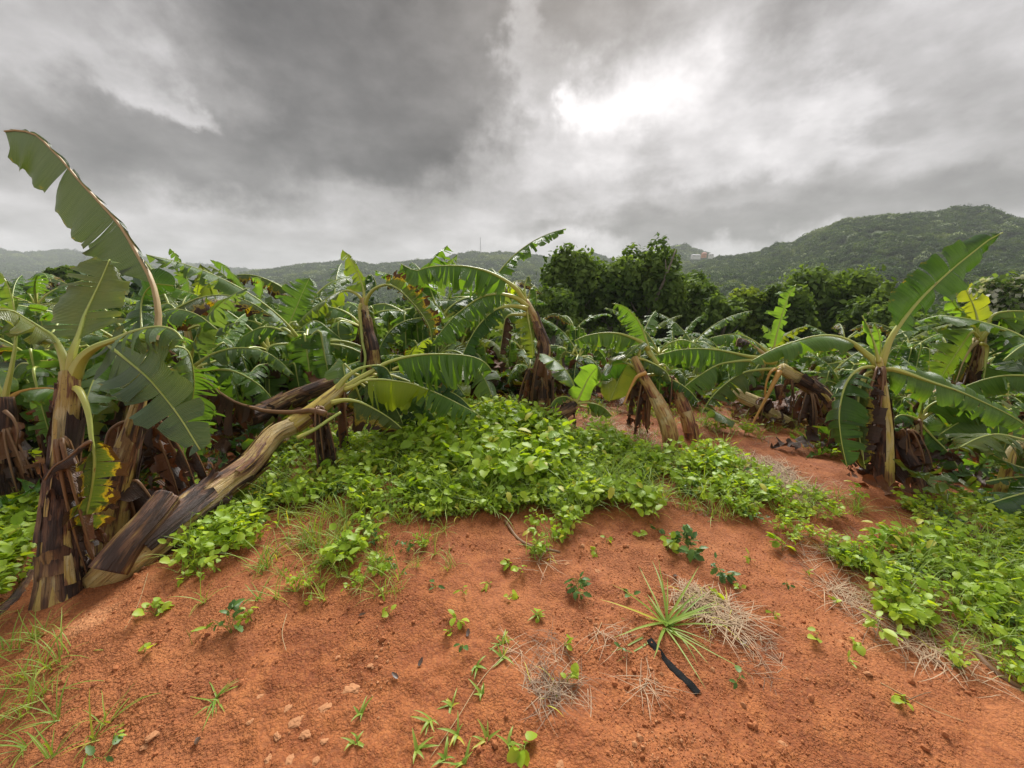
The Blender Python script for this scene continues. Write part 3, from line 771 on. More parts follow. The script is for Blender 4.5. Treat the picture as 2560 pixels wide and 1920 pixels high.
house(1521, 549, 640, 6, 3.2, 'orange wall', 'red roof', 'orange house between white ones on the hilltop', .1)
house(1536, 551, 640, 7, 2.6, 'white wall', 'grey roof', 'small white house just right of the orange house on the hilltop', -.2)
house(2097, 492, 400, 7, 4.2, 'pink wall', 'red roof', 'pink house half hidden by trees high on the right hill', .2)

# ================================================================== trees at the edge of the field
TG = 'dark bushy trees beyond the banana plants'
make_tree('broadleaf_tree', 'tall dark tree with a spiky top at the left end of the central clump', 1228, 540, 745, 60, 24, 'tree', 9000, .15, 21)
make_tree('broadleaf_tree', 'tallest dark broadleaf tree of the central clump with a bare grey limb', 1400, 523, 745, 72, 24, 'tree', 12000, .15, 22, limb=True)
make_tree('broadleaf_tree', 'dark rounded tree in the middle of the central clump', 1318, 556, 740, 72, 25.5, 'tree', 10000, .16, 23)
make_tree('broadleaf_tree', 'low yellow green tree at the foot of the central clump', 1195, 625, 750, 55, 21, 'tree', 6000, .14, 24)
make_tree('broadleaf_tree', 'shaded green tree right of the central clump', 1500, 612, 750, 60, 25, 'tree', 8000, .16, 25)
make_tree('broadleaf_tree', 'lighter yellow green rounded tree in the row behind the broken plants', 1612, 622, 745, 52, 24, 'tree_yellow', 8000, .15, 26)
make_tree('broadleaf_tree', 'small dark tree between the yellow green tree and the big dome', 1560, 640, 750, 40, 21, 'tree', 6000, .13, 27)
make_tree('broadleaf_tree', 'wide dark dome shaped tree below the big hill', 1790, 578, 770, 105, 27, 'tree', 14000, .17, 28)
make_tree('broadleaf_tree', 'deep green tree at the left of the wide dome', 1690, 622, 765, 60, 23, 'tree_deep', 8000, .15, 29)
make_tree('broadleaf_tree', 'deep green tree at the right of the wide dome', 1890, 618, 790, 65, 22, 'tree_deep', 8000, .15, 30)
make_tree('flowering_tree', 'tree topped with cream flowers just right of the wide dome', 1935, 628, 760, 42, 20, 'tree', 5000, .12, 31, 'cream flowered trees at the right', blossom=260)
make_tree('flowering_tree', 'large tree covered in cream flowers at the far right', 2160, 598, 780, 85, 21, 'tree', 9000, .13, 32, 'cream flowered trees at the right', blossom=900)
make_tree('broadleaf_tree', 'round green shrubby tree behind the tall slanting leaf', 2010, 668, 830, 70, 16, 'tree', 8000, .11, 33)
make_tree('broadleaf_tree', 'dark shrubby tree low behind the rightmost banana plants', 2130, 720, 900, 80, 13, 'tree_deep', 8000, .10, 34)
make_tree('broadleaf_tree', 'broad green tree filling the gap between the spiky tree and the tallest one', 1275, 590, 745, 95, 27, 'tree', 10000, .16, 51)
make_tree('broadleaf_tree', 'green tree filling the gap right of the tallest one', 1465, 585, 745, 70, 28, 'tree', 8000, .16, 52)
make_tree('broadleaf_tree', 'small lone dark tree seen through the leaves at the far left', 145, 574, 640, 30, 30, 'tree_deep', 4000, .17, 35)
make_tree('broadleaf_tree', 'dull green tree in the gap left of the central clump', 1090, 612, 740, 60, 30, 'tree', 7000, .18, 36)
make_tree('broadleaf_tree', 'low dark tree behind the leaves right of the upright brown stem', 880, 655, 760, 70, 24, 'tree', 7000, .16, 37)
make_tree('broadleaf_tree', 'low dark tree behind the leaves at the centre left', 610, 662, 770, 70, 22, 'tree_deep', 7000, .15, 38)
make_tree('broadleaf_tree', 'low dark tree behind the tangled leaves at the left', 300, 665, 790, 90, 20, 'tree_deep', 7000, .14, 39)
make_tree('broadleaf_tree', 'dark shrub behind the stems at the far left edge', 60, 690, 860, 90, 14, 'tree_deep', 6000, .10, 40)

# ================================================================== banana plants traced from the photograph
def c1(x, y): return (x * .3917, 300 + y * .3917)
def c2(x, y): return (x * .42195, 850 + y * .42195)
def c3(x, y): return (600 + x * .33146, 600 + y * .33146)
def c4(x, y): return (1150 + x * .33146, 600 + y * .33146)
def c5(x, y): return (1700 + x * .33156, 700 + y * .33156)
def c6(x, y): return (2060 + x * .48216, 560 + y * .48216)
def c7(x, y): return (350 + x * .2712, 700 + y * .2712)
def ident(x, y): return (x, y)
def W(c, pts, d0, d1=None):
    "world polyline through picture points, depth running from d0 to d1 (or a list)"
    n = len(pts); ds = d0 if isinstance(d0, (list, tuple)) else np.linspace(d0, d0 if d1 is None else d1, n)
    return [P(*c(*q_), d) for q_, d in zip(pts, ds)]
def gdepth(x, y):
    g = G(x, y); return float((g - np.array([0, 0, CAM_H])) @ np.array([0, CP, -SP]))
FACE = (1, 0, 0)
def mixed(*ws): return list(np.vstack(ws))
GB = 'storm flattened banana plants of the front rows'
dead_rg = random.Random(3)
def dead_leaves(root, p, k, ln=(.4, .8), spread=.18, mats=('leaf_dead', 'leaf_dead', 'leaf_rust'), hw=(.07, .13), toward=None, floor=True):
    rg = dead_rg; p = np.asarray(p, float)
    for i in range(k):
        a = rg.uniform(0, 6.28); s = rg.uniform(.4, 1) * spread
        dr = (math.cos(a) * s, math.sin(a) * s - .04)
        if toward: dr = (dr[0] + toward[0], dr[1] + toward[1])
        l = rg.uniform(*ln)
        if floor: l = min(l, max(.15, p[2] - float(gh(p[0] + dr[0], p[1] + dr[1])) + .02))
        add_leaf(root, hang_pts(p, l, dr, rg, .05), rg.uniform(*hw), rg.choice(mats), 'rib_brown', .012, .004, name='dead_leaf', droop=(20, 110), ts=.12, tear=.10, ruffle=.03, jump=35, gapk=.5, raggy=.5, asym=(rg.uniform(.3, 1), rg.uniform(.3, 1)))

# ---- plant A: upright stem at the left front
bA = G(*c2(325, 1530)); d = gdepth(*c2(325, 1530))
A = thing('banana_plant', 'nearest upright banana plant at the left, thick brown stem and spreading stalks', 'banana plant', bA, GB)
stA = mixed([bA - [0, 0, .06]], W(c2, [(345, 1250), (350, 1000), (375, 700), (398, 450), (412, 290), (415, 190)], d + .03, d + .12))
rA = [.095, .072, .063, .056, .050, .047, .045, .038]
add_stem(A, stA, rA, 'stem'); add_sheaths(A, stA, [r * 1.02 for r in rA], 4, seed=3, lo=.2, hi=.7, big=.5)
dA = d + .12
add_leaf(A, mixed(W(c2, [(408, 230), (385, 130)], dA), W(c1, [(350, 1400), (250, 1325), (150, 1262), (60, 1215), (-80, 1230), (-250, 1330)], dA, dA - .25)), .17, 'leaf_grey', r0=.030, droop=(-5, 60), ts=.32, tear=.07, jump=18)
add_leaf(A, mixed(W(c2, [(415, 220)], dA), W(c1, [(462, 1500), (505, 1370), (540, 1250), (590, 1140), (650, 1010), (700, 890)], dA, dA + .25)), .25, 'leaf_grey', r0=.026, droop=(-10, 25), ts=.28, tear=.10, side=FACE, roll=-10, gapk=.3, asym=(1, .7))
add_leaf(A, mixed(W(c2, [(425, 240)], dA), W(c1, [(520, 1530), (610, 1452), (740, 1400), (850, 1350), (1000, 1318), (1110, 1340), (1180, 1420)], dA, dA - .1)), .17, 'leaf_grey', r0=.036, droop=(20, 85), ts=.45, tear=.06, jump=22)
add_leaf(A, W(c2, [(435, 285), (470, 300), (505, 370), (530, 470), (540, 570), (560, 720), (540, 900), (500, 1100), (505, 1180)], [dA, dA - .05, dA - .08, dA - .1, dA - .12, dA - .12, dA - .1, dA - .05, dA]), .13, 'leaf_burnt', 'rib', .020, label='hanging dark leaf with yellow and black scorched edges', droop=(0, 40), ts=.42, tear=.07, side=FACE, roll=15, jump=25, asym=(.8, 1.1), raggy=.3)
add_leaf(A, W(c2, [(545, 600), (500, 620), (400, 700), (320, 750), (265, 830)], dA - .13, dA - .2), .055, 'leaf_dead', 'rib_brown', .012, name='dead_leaf', droop=(30, 80), ts=0, tear=.3, ruffle=.03)
dead_leaves(A, P(*c2(395, 640), d), 4, (.4, .9), .10); dead_leaves(A, P(*c2(420, 300), dA), 3, (.15, .3), .07, hw=(.03, .05))
add_sheaths(A, stA, [r * 1.12 for r in rA], 3, m_='sheath', seed=33, lo=.75, hi=.9)

# ---- plant C: second stem with the tall leaf against the sky
bC = G(*c2(620, 1330)); d = gdepth(*c2(620, 1330))
C_ = thing('banana_plant', 'leaning banana plant with one tall torn leaf rising against the sky at the left', 'banana plant', bC, GB)
stC = mixed([bC - [0, 0, .06]], W(c2, [(635, 1150), (680, 900), (745, 680), (800, 480), (835, 340), (868, 240)], d + .05, d + .15))
rC = [.10, .10, .092, .078, .062, .045, .035, .028]
add_stem(C_, stC, rC, 'stem'); add_sheaths(C_, stC, rC, 4, seed=7, lo=.3, hi=.85); dC = d + .15
add_leaf(C_, mixed(W(c2, [(860, 280), (905, 120)], dC), W(c1, [(1010, 1290), (1000, 1150), (962, 1010), (880, 860), (780, 690), (650, 540), (500, 380), (400, 260), (320, 180), (252, 110), (190, 80), (110, 66), (30, 72)], dC + .05, dC + .25)), .36, 'leaf_dull', 'rib_tan', .026, .006, label='tall leaf with wind torn slits reaching up against the sky', droop=(0, 18), ts=.30, tear=.24, side=FACE, roll=12, asym=(1.0, .05), gapk=.14, torn_frac=.8, jump=8, seed=8, raggy=.08, blunt=16, sw0=.42, swv=.05)
add_leaf(C_, mixed(W(c2, [(862, 260)], dC), W(c2, [(700, 80), (640, 30)], dC - .1), W(c2, [(850, 200), (960, 320), (1060, 450), (1130, 560), (1185, 650)], dC - .25, dC - .3)), .22, 'leaf_dull', 'rib', .016, label='broad dark green leaf slanting down across the stems', droop=(-8, 30), ts=.22, tear=.17, side=(.6, .1, .75), roll=0, asym=(.9, 1), gapk=.25, torn_frac=.8)
add_leaf(C_, W(c2, [(868, 240), (1000, 180), (1120, 160), (1130, 300), (1110, 480), (1080, 700), (1040, 880)], [dC, dC + .3, dC + .5, dC + .6, dC + .6, dC + .6, dC + .55]), .22, 'leaf', 'rib_tan', .018, droop=(0, 20), ts=.35, tear=.03, side=FACE, gapk=.2)
add_leaf(C_, W(c2, [(868, 240), (950, 90), (1040, 40), (1120, 80), (1150, 250), (1130, 420)], dC + .2, dC + .5), .17, 'leaf_grey', 'rib', .016, droop=(10, 70), ts=.3, tear=.06)
add_leaf(C_, mixed(W(c2, [(868, 240)], dC), W(c1, [(900, 1200), (960, 1060), (1040, 1050), (1120, 1060)], dC + .3)), .14, 'leaf_dark', 'rib', .014, droop=(10, 50), ts=.35, tear=.1)
dead_leaves(C_, P(*c2(820, 480), dC + .08), 6, (.5, .9), .14, toward=(.16, .12)); dead_leaves(C_, P(*c2(760, 880), d + .1), 3, (.3, .5), .10, toward=(.10, .05))
add_leaf(C_, W(c2, [(770, 480), (700, 500), (640, 560), (620, 700), (640, 900)], dC, dC - .1), .07, 'leaf_rust', 'rib_brown', .014, name='dead_leaf', droop=(30, 100), ts=.05, tear=.3, ruffle=.02)

# ---- plant D: the big stem blown down across the soil
bD = G(*c2(690, 1400)); d = gdepth(*c2(690, 1400))
D_ = thing('banana_plant', 'long thick banana stem blown down across the red soil with yellow green crown', 'banana plant', bD, GB)
ptsD = [c2(640, 1400), c2(760, 1290), c2(1000, 1100), c2(1250, 905), c2(1470, 745), c3(250, 1480), c3(400, 1400), c3(560, 1290), c3(700, 1175), c3(790, 1090)]
dsD = [d + .05, d + .05, d + .22, d + .5, d + .75, d + .98, d + 1.1, d + 1.2, d + 1.32, d + 1.4]
stD = [P(*q_, dd) for q_, dd in zip(ptsD, dsD)]
rD = [.125, .118, .106, .100, .092, .085, .080, .073, .068, .05]
add_stem(D_, stD[:7], [r * .88 for r in rD[:7]], 'stem_tan', n=70, seg=28, ridge=.14, wob=.07)
add_stem(D_, stD[6:], [.080, .072, .066, .05], 'stem_yellow', name='green_stem_top', ridge=.04, wob=.02)
add_sheaths(D_, stD[:7], [r * .89 for r in rD[:7]], 5, seed=12, lo=.25, hi=1.0, big=.7)
slab = [P(*c2(x, y), dd) for x, y, dd in ((640, 1370, d - .08), (760, 1200, d), (880, 1070, d + .10), (990, 930, d + .22))]
add_stem(D_, slab, [.08, .075, .072, .07], 'stem_brown', name='broken_stem_slab', label='dark cut off sheath slab lying along the base of the stem', ridge=.16)
dT = dsD[-1]
add_leaf(D_, W(c3, [(720, 1150), (780, 1060), (850, 1000), (930, 960), (1040, 945), (1100, 965), (1130, 1010), (1180, 1110)], dT - .08, dT + .1), .16, 'leaf_dark', r0=.034, droop=(30, 80), ts=.55, tear=.06)
add_leaf(D_, W(c3, [(780, 1130), (880, 1060), (1000, 990), (1100, 930), (1230, 888), (1400, 863), (1600, 862), (1750, 880), (1850, 925), (1900, 990)], dT - .04, dT + .25), .40, 'leaf', r0=.034, label='arched leaf whose torn blade hangs like a curtain', droop=(55, 88), ts=.36, tear=.055, jump=15, gapk=.5, asym=(1, .9))
add_leaf(D_, W(c3, [(790, 1130), (865, 1100), (931, 1062), (1050, 1052), (1150, 1060), (1300, 1085), (1420, 1130)], dT - .12, dT), .30, 'leaf_lime', r0=.022, label='bright lime green leaf hanging below the crown', droop=(60, 88), ts=.28, tear=.12, jump=15, gapk=.4)
add_leaf(D_, W(c3, [(690, 1230), (790, 1208), (900, 1222), (1020, 1278), (1130, 1345), (1220, 1420)], dT - .22, dT - .1), .22, 'leaf_burnt', r0=.026, droop=(45, 85), ts=.28, tear=.09)
add_leaf(D_, W(c3, [(1050, 1000), (1200, 1040), (1400, 1120), (1550, 1185), (1700, 1262), (1800, 1315)], dT + .15, dT + .2), .24, 'leaf', r0=.018, droop=(15, 80), ts=.32, tear=.06, asym=(.35, 1), gapk=.3)
add_leaf(D_, W(c3, [(860, 1080), (1100, 1010), (1250, 1000), (1350, 1080), (1400, 1200), (1380, 1330)], dT + .3, dT + .3), .22, 'leaf_dark', r0=.02, droop=(10, 60), ts=.3, tear=.08)
add_leaf(D_, W(c3, [(900, 1020), (850, 1000), (780, 930), (800, 1050), (850, 1160), (870, 1260)], dT + .35, dT + .3), .18, 'leaf_grey', r0=.014, droop=(10, 40), ts=.3, tear=.1, side=FACE)
for pts, hw_, mm, o_ in (([(900, 1060), (1000, 1100), (1100, 1180), (1180, 1280), (1230, 1390)], .22, 'leaf_dark', .1), ([(860, 1080), (900, 1180), (940, 1280), (960, 1380)], .2, 'leaf_burnt', .15), ([(1000, 1010), (1150, 1060), (1300, 1150), (1420, 1270), (1480, 1370)], .24, 'leaf', .25),
                        ([(1100, 1000), (1300, 1060), (1500, 1110), (1650, 1180), (1760, 1290)], .24, 'leaf_dark', .45), ([(880, 1060), (1000, 1150), (1150, 1240), (1300, 1310), (1440, 1340)], .2, 'leaf_dark', .35), ([(1150, 980), (1280, 930), (1450, 960), (1600, 1050), (1700, 1180)], .26, 'leaf_dark', .5)):
    add_leaf(D_, W(c3, pts, dT + o_, dT + o_ + .1), hw_, mm, r0=.016, droop=(20, 85), ts=.12, tear=.07)
add_petiole(D_, W(c3, [(430, 1495), (560, 1430), (650, 1370), (760, 1300)], dT - .5, dT - .3), .018, .012)
dead_leaves(D_, P(*c3(600, 1300), dT - .3), 9, (.3, .62), .10, toward=(.03, -.02)); dead_leaves(D_, P(*c3(800, 1180), dT), 4, (.3, .6), .12)
add_leaf(D_, mixed(W(c3, [(640, 1310), (540, 1285), (400, 1300), (200, 1290), (60, 1255)], dT - .38, dT - .2), W(c2, [(1550, 410), (1400, 370), (1250, 270), (1130, 150), (1000, 60)], dT - .2, dT - .1)), .26, 'leaf_dead', 'rib_brown', .026, .008, name='dead_leaf', label='long brown leaf stalk sagging left with a black dead blade hanging from it', droop=(80, 90), ts=.5, tear=.07, jump=10, ruffle=.03, raggy=.4)

for ro, st_, r_l, k_s in ((A, stA, rA, 12), (C_, stC, rC, 10), (D_, stD[:7], [r * .88 for r in rD[:7]], 22)): add_strips(ro, st_, r_l, k_s // 2, 'stem_brown', k_s); add_strips(ro, st_, r_l, k_s // 2, 'stem', k_s + 1)
# ---- plant E: dark stem lying behind D
dE = 4.0
stE = W(c3, [(60, 1340), (200, 1285), (400, 1190), (600, 1110), (790, 1040)], 3.6, 4.2)
bE = stE[0].copy(); bE[2] = float(gh(bE[0], bE[1]))
E_ = thing('fallen_banana_stem', 'dark brown banana stem lying behind the big fallen one', 'banana stem', bE, GB)
add_stem(E_, stE, [.085, .085, .085, .08, .07], 'stem_brown', ridge=.16); add_sheaths(E_, stE, [.085, .085, .085, .08, .07], 5, seed=21, big=.5)

# ---- plant F: upright brown stem, centre left
dF = 4.7
def base_at(c, q_, d):
    p = P(*c(*q_), d); p[2] = float(gh(p[0], p[1])); return p
bF = base_at(c3, (1015, 960), dF)
F_ = thing('banana_plant', 'banana plant with dark shaggy upright stem and one straight leaf pointing up', 'banana plant', bF, GB)
stF = mixed([bF - [0, 0, .05]], W(c3, [(1005, 860), (970, 700), (950, 590), (935, 490), (928, 440)], dF))
rF = [.11, .105, .095, .078, .062, .05, .04]
add_stem(F_, stF, rF, 'stem'); add_sheaths(F_, stF, rF, 8, seed=40, lo=.3, hi=.85)
add_leaf(F_, W(c3, [(930, 480), (935, 400), (915, 315), (880, 225), (830, 140), (775, 75)], dF), .20, 'leaf', r0=.022, label='straight leaf pointing up, its blade blown to the left', droop=(-5, 15), ts=.2, tear=.09, side=FACE, asym=(1, .25), gapk=.2, roll=10)
add_leaf(F_, W(c3, [(925, 490), (905, 430), (840, 388), (780, 385), (700, 415), (600, 480), (500, 560), (440, 630)], dF, dF - .1), .20, 'leaf', r0=.024, droop=(10, 75), ts=.3, tear=.07)
add_leaf(F_, W(c3, [(940, 510), (962, 430), (1020, 365), (1110, 338), (1190, 368), (1280, 450), (1370, 555), (1430, 660), (1445, 760)], dF, dF - .25), .22, 'leaf_burnt', r0=.03, label='arching leaf with brown burnt edge and yellow blade', droop=(10, 45), ts=.3, tear=.05, side=(.3, 1, .5), roll=-35, jump=16, asym=(.35, 1))
add_leaf(F_, W(c3, [(932, 480), (940, 390), (945, 300), (985, 260), (1020, 310), (1030, 380)], dF + .1), .10, 'leaf_dark', r0=.014, droop=(10, 60), ts=.35, tear=.05)
add_petiole(F_, W(c3, [(915, 480), (900, 520), (910, 640), (925, 780), (945, 880), (930, 990), (890, 1060)], dF - .12), .022, .014, label='long green stalk hanging beside the stem')
dead_leaves(F_, P(*c3(930, 560), dF), 5, (.25, .6), .10); dead_leaves(F_, P(*c3(980, 720), dF), 5, (.4, .7), .14)

# ---- plant G: centre plant leaning left with long arched leaves
dG = 4.7
bG = base_at(c4, (640, 1290), dG - .1)
G_ = thing('banana_plant', 'leaning banana plant at the centre with long leaves arching to the left', 'banana plant', bG, GB)
stG = mixed([bG - [0, 0, .05]], W(c4, [(640, 1120), (625, 950), (640, 810), (600, 700), (560, 590), (515, 500), (490, 460)], dG - .05, dG))
rG = [.10, .10, .095, .082, .072, .064, .056, .048, .04]
add_stem(G_, stG, rG, 'stem_red'); add_sheaths(G_, stG, rG, 9, seed=50, lo=.2, hi=.9)
add_leaf(G_, mixed(W(c4, [(500, 480), (470, 440), (430, 375), (330, 298), (200, 235), (80, 205)], dG, dG - .2), W(c3, [(1660, 195), (1500, 195), (1400, 210), (1330, 232), (1260, 205), (1215, 180)], dG - .2, dG - .3)), .34, 'leaf', r0=.036, label='longest leaf arching left over the others', droop=(50, 88), ts=.22, tear=.055, jump=15, gapk=.5)
add_leaf(G_, mixed(W(c4, [(510, 510), (430, 440), (290, 408), (150, 436), (0, 540)], dG - .05, dG - .2), W(c3, [(1600, 592), (1500, 712), (1440, 800)], dG - .25, dG - .3)), .32, 'leaf', r0=.036, droop=(30, 80), ts=.22, tear=.06, jump=12)
add_leaf(G_, W(c4, [(505, 520), (440, 502), (350, 500), (260, 530), (160, 620), (90, 720), (40, 820), (10, 900)], dG - .1, dG - .35), .20, 'leaf_dark', r0=.032, droop=(30, 80), ts=.3, tear=.06)
add_leaf(G_, W(c4, [(500, 560), (450, 562), (380, 565), (340, 600), (320, 720), (300, 860)], dG - .1), .15, 'leaf_dead', 'rib', .026, name='dead_leaf', droop=(20, 100), ts=.35, tear=.05, jump=30)
add_leaf(G_, W(c4, [(500, 480), (492, 400), (490, 340), (520, 270), (530, 320)], dG + .05), .06, 'leaf_grey', r0=.022, droop=(20, 60), ts=.5, tear=.04)
add_leaf(G_, W(c4, [(505, 480), (530, 380), (560, 350), (575, 420), (580, 500)], dG + .2), .10, 'leaf', r0=.016, droop=(20, 80), ts=.3, tear=.05)
add_leaf(G_, W(c4, [(500, 520), (520, 620), (538, 720), (545, 810), (550, 890)], dG - .08), .17, 'leaf', r0=.02, droop=(0, 25), ts=.12, tear=.05, side=FACE, asym=(1, .25), gapk=.3)
add_leaf(G_, W(c4, [(510, 500), (480, 400), (400, 330), (330, 340), (280, 400), (260, 480)], dG + .25), .18, 'leaf_lime', r0=.02, droop=(10, 60), ts=.3, tear=.06)
dead_leaves(G_, P(*c4(620, 920), dG - .1), 9, (.4, .8), .2, hw=(.09, .16)); dead_leaves(G_, P(*c4(560, 1000), dG - .15), 5, (.3, .6), .2, mats=('leaf_rust', 'leaf_dead'))
dead_leaves(G_, P(*c4(590, 690), dG - .05), 4, (.15, .35), .08, hw=(.03, .06))

# ---- plant H: small plant lying in the weeds below G
dH = gdepth(*c4(500, 1470)) - .15
stH = W(c4, [(480, 1480), (600, 1400), (720, 1335), (800, 1290), (865, 1235)], dH, dH + .25)
bH = stH[0].copy(); bH[2] = float(gh(bH[0], bH[1]))
H_ = thing('banana_plant', 'small banana plant lying in the weeds with a grey brown stem and fresh leaves', 'banana plant', bH, GB)
add_stem(H_, stH, [.055, .05, .055, .06, .04], 'stem_brown'); add_sheaths(H_, stH, [.055, .05, .06, .065, .045], 5, seed=60, lo=.5, hi=1)
dH += .27
add_leaf(H_, W(c4, [(865, 1230), (868, 1180), (858, 1110), (815, 1010), (740, 925), (650, 868), (600, 860)], dH, dH + .1), .30, 'leaf_grey', r0=.026, droop=(-5, 35), ts=.2, tear=.2, roll=-25, gapk=.12, torn_frac=.5)
add_leaf(H_, W(c4, [(875, 1232), (905, 1170), (935, 1110), (970, 1040), (1010, 985), (1050, 950)], dH, dH - .05), .19, 'leaf_bright', r0=.02, droop=(-5, 25), ts=.1, tear=.2, side=FACE, roll=-20, gapk=.1, torn_frac=.4)
add_leaf(H_, W(c4, [(875, 1240), (930, 1228), (1000, 1232), (1080, 1262), (1150, 1330)], dH, dH - .1), .16, 'leaf', r0=.02, droop=(40, 85), ts=.3, tear=.06)
add_leaf(H_, W(c4, [(860, 1230), (830, 1195), (780, 1180), (720, 1200), (680, 1260)], dH, dH - .1), .12, 'leaf', r0=.018, droop=(0, 50), ts=.3, tear=.1)
add_leaf(H_, W(c4, [(880, 1245), (950, 1262), (1040, 1280), (1100, 1240)], dH, dH), .12, 'leaf_grey', r0=.016, droop=(0, 50), ts=.35, tear=.1)
dead_leaves(H_, P(*c4(800, 1270), dH - .05), 6, (.1, .25), .12, hw=(.03, .06))

# ---- plant I: thick leaning stem right of centre, J: cut stem next to it
dI = gdepth(*c4(1610, 1570)); bI = G(*c4(1610, 1570))
I_ = thing('banana_plant', 'thick rust and tan banana stem leaning left, right of centre, crowned with ragged leaves', 'banana plant', bI, GB)
stI = mixed([bI - [0, 0, .05]], W(c4, [(1570, 1400), (1505, 1250), (1440, 1120), (1385, 1030), (1345, 950), (1315, 885)], dI - .02, dI + .15))
rI = [.080, .075, .070, .062, .054, .048, .042, .034]
add_stem(I_, stI, rI, 'stem_red', seg=26); add_sheaths(I_, stI, rI, 4, m_='stem_red', seed=70, lo=.25, hi=.9, big=.05)
dd = dI + .15
add_leaf(I_, W(c4, [(1500, 950), (1445, 870), (1425, 810), (1400, 740), (1370, 655), (1320, 575), (1260, 520), (1200, 488), (1150, 480)], dd + .1, dd + .1), .19, 'leaf', r0=.026, label='feathery torn leaf curving up to the left', droop=(0, 20), ts=.22, tear=.022, side=FACE, roll=25, asym=(1, .10), gapk=.55, jump=10)
add_leaf(I_, W(c4, [(1420, 830), (1380, 780), (1300, 738), (1200, 706), (1080, 700), (950, 722), (860, 760)], dd + .1, dd), .20, 'leaf', r0=.028, droop=(55, 88), ts=.2, tear=.05, jump=10)
add_leaf(I_, W(c4, [(1320, 890), (1380, 900), (1440, 925), (1500, 955), (1560, 1000), (1590, 1070)], dd, dd - .1), .16, 'leaf_dark', r0=.02, droop=(20, 80), ts=.2, tear=.08)
add_leaf(I_, W(c4, [(1340, 980), (1290, 940), (1220, 928), (1150, 945), (1090, 990), (1060, 1060)], dd, dd + .1), .24, 'leaf_dark', r0=.02, label='broad glossy dark green leaf lying behind the stem', droop=(10, 40), ts=.25, tear=.4, gapk=.05, roll=-30)
add_leaf(I_, W(c4, [(1330, 960), (1270, 900), (1220, 1000), (1170, 1120), (1130, 1220)], dd + .2, dd + .25), .25, 'leaf_dark', r0=.014, droop=(-5, 25), ts=.2, tear=.4, side=FACE, gapk=.05)
add_petiole(I_, W(c4, [(1400, 1005), (1350, 1022), (1320, 1050), (1280, 1130), (1235, 1240)], dd - .1, dd - .2), .024, .010, 'rib_orange', label='broken orange leaf stalk hanging down')
add_leaf(I_, W(c4, [(1400, 1025), (1460, 1015), (1540, 1030), (1650, 1080), (1740, 1145), (1800, 1220)], dd + .08, dd + .05), .10, 'leaf_dark', r0=.020, droop=(40, 85), ts=.15, tear=.07)
add_leaf(I_, W(c4, [(1345, 880), (1360, 820), (1390, 770), (1300, 830), (1250, 880)], dd + .05), .12, 'leaf_grey', r0=.02, droop=(0, 50), ts=.35, tear=.06)
add_leaf(I_, W(c4, [(1500, 950), (1540, 940), (1580, 980), (1560, 1010)], dd), .08, 'leaf_grey', r0=.014, droop=(0, 50), ts=.1, tear=.06)
for q_ in ((1480, 930), (1510, 960), (1440, 880)): add_petiole(I_, W(c4, [q_, (q_[0] - 40, q_[1] - 60), (q_[0] - 80, q_[1] - 130)], dd + .1), .022, .016)
dead_leaves(I_, P(*c4(1400, 1060), dd), 5, (.4, .8), .12); dead_leaves(I_, P(*c4(1360, 1010), dd + .2), 4, (.5, .8), .15)
dJ = gdepth(*c4(1760, 1490)); bJ = G(*c4(1760, 1490))
J_ = thing('banana_stump', 'cut banana stem leaning beside the thick one, dark at its cut top', 'banana stem', bJ, GB)
stJ = mixed([bJ - [0, 0, .05]], W(c4, [(1730, 1380), (1680, 1240), (1630, 1130), (1590, 1060)], dJ, dJ + .1)); rJ = [.070, .066, .062, .060, .058, .054]
add_stem(J_, stJ, rJ, 'stem_red'); add_sheaths(J_, stJ, rJ, 3, m_='stem_red', seed=80, big=.05)
dead_leaves(J_, P(*c4(1590, 1060), dJ), 4, (.1, .3), .1, hw=(.04, .06))

# ---- plant K: broken plant, crown bent over to the left, dead leaves hanging
dK = 4.5
bK = base_at(c5, (1150, 1100), dK + .1)
K_ = thing('banana_plant', 'snapped banana plant whose yellow stem lies almost level, dead leaves hanging beneath', 'banana plant', bK, GB)
stK = mixed([bK - [0, 0, .05]], W(c5, [(1130, 980), (1060, 860), (950, 780), (840, 710), (760, 665)], dK + .05, dK - .05)); rK = [.10, .095, .09, .085, .075, .068, .06]
add_stem(K_, stK, rK, 'stem_yellow'); add_sheaths(K_, stK, rK, 7, seed=90, lo=.3, hi=1)
add_leaf(K_, W(c5, [(750, 670), (680, 672), (600, 676), (500, 692), (400, 740), (300, 820), (220, 910), (175, 990)], dK, dK - .1), .24, 'leaf_dark', r0=.026, droop=(20, 70), ts=.3, tear=.07)
add_leaf(K_, W(c5, [(700, 620), (540, 606), (400, 616), (280, 642), (150, 718), (50, 792), (-30, 880)], dK, dK - .2), .22, 'leaf', r0=.034, droop=(30, 80), ts=.55, tear=.07)
add_leaf(K_, mixed(W(c5, [(720, 620), (600, 590), (500, 573), (300, 530), (150, 518), (0, 525)], dK, dK - .1), W(c4, [(1560, 850), (1480, 872)], dK - .12)), .27, 'leaf', r0=.034, label='long leaf reaching left with a hanging fringe of strips', droop=(60, 88), ts=.22, tear=.055, jump=9)
add_leaf(K_, W(c5, [(690, 570), (640, 528), (540, 452), (440, 412), (330, 415), (220, 440)], dK + .15, dK + .15), .20, 'leaf', r0=.026, droop=(15, 75), ts=.2, tear=.07)
add_leaf(K_, W(c5, [(660, 580), (560, 500), (500, 455), (440, 440), (420, 500)], dK + .1, dK + .05), .13, 'leaf_dead', 'rib_tan', .028, droop=(20, 80), ts=.5, tear=.05)
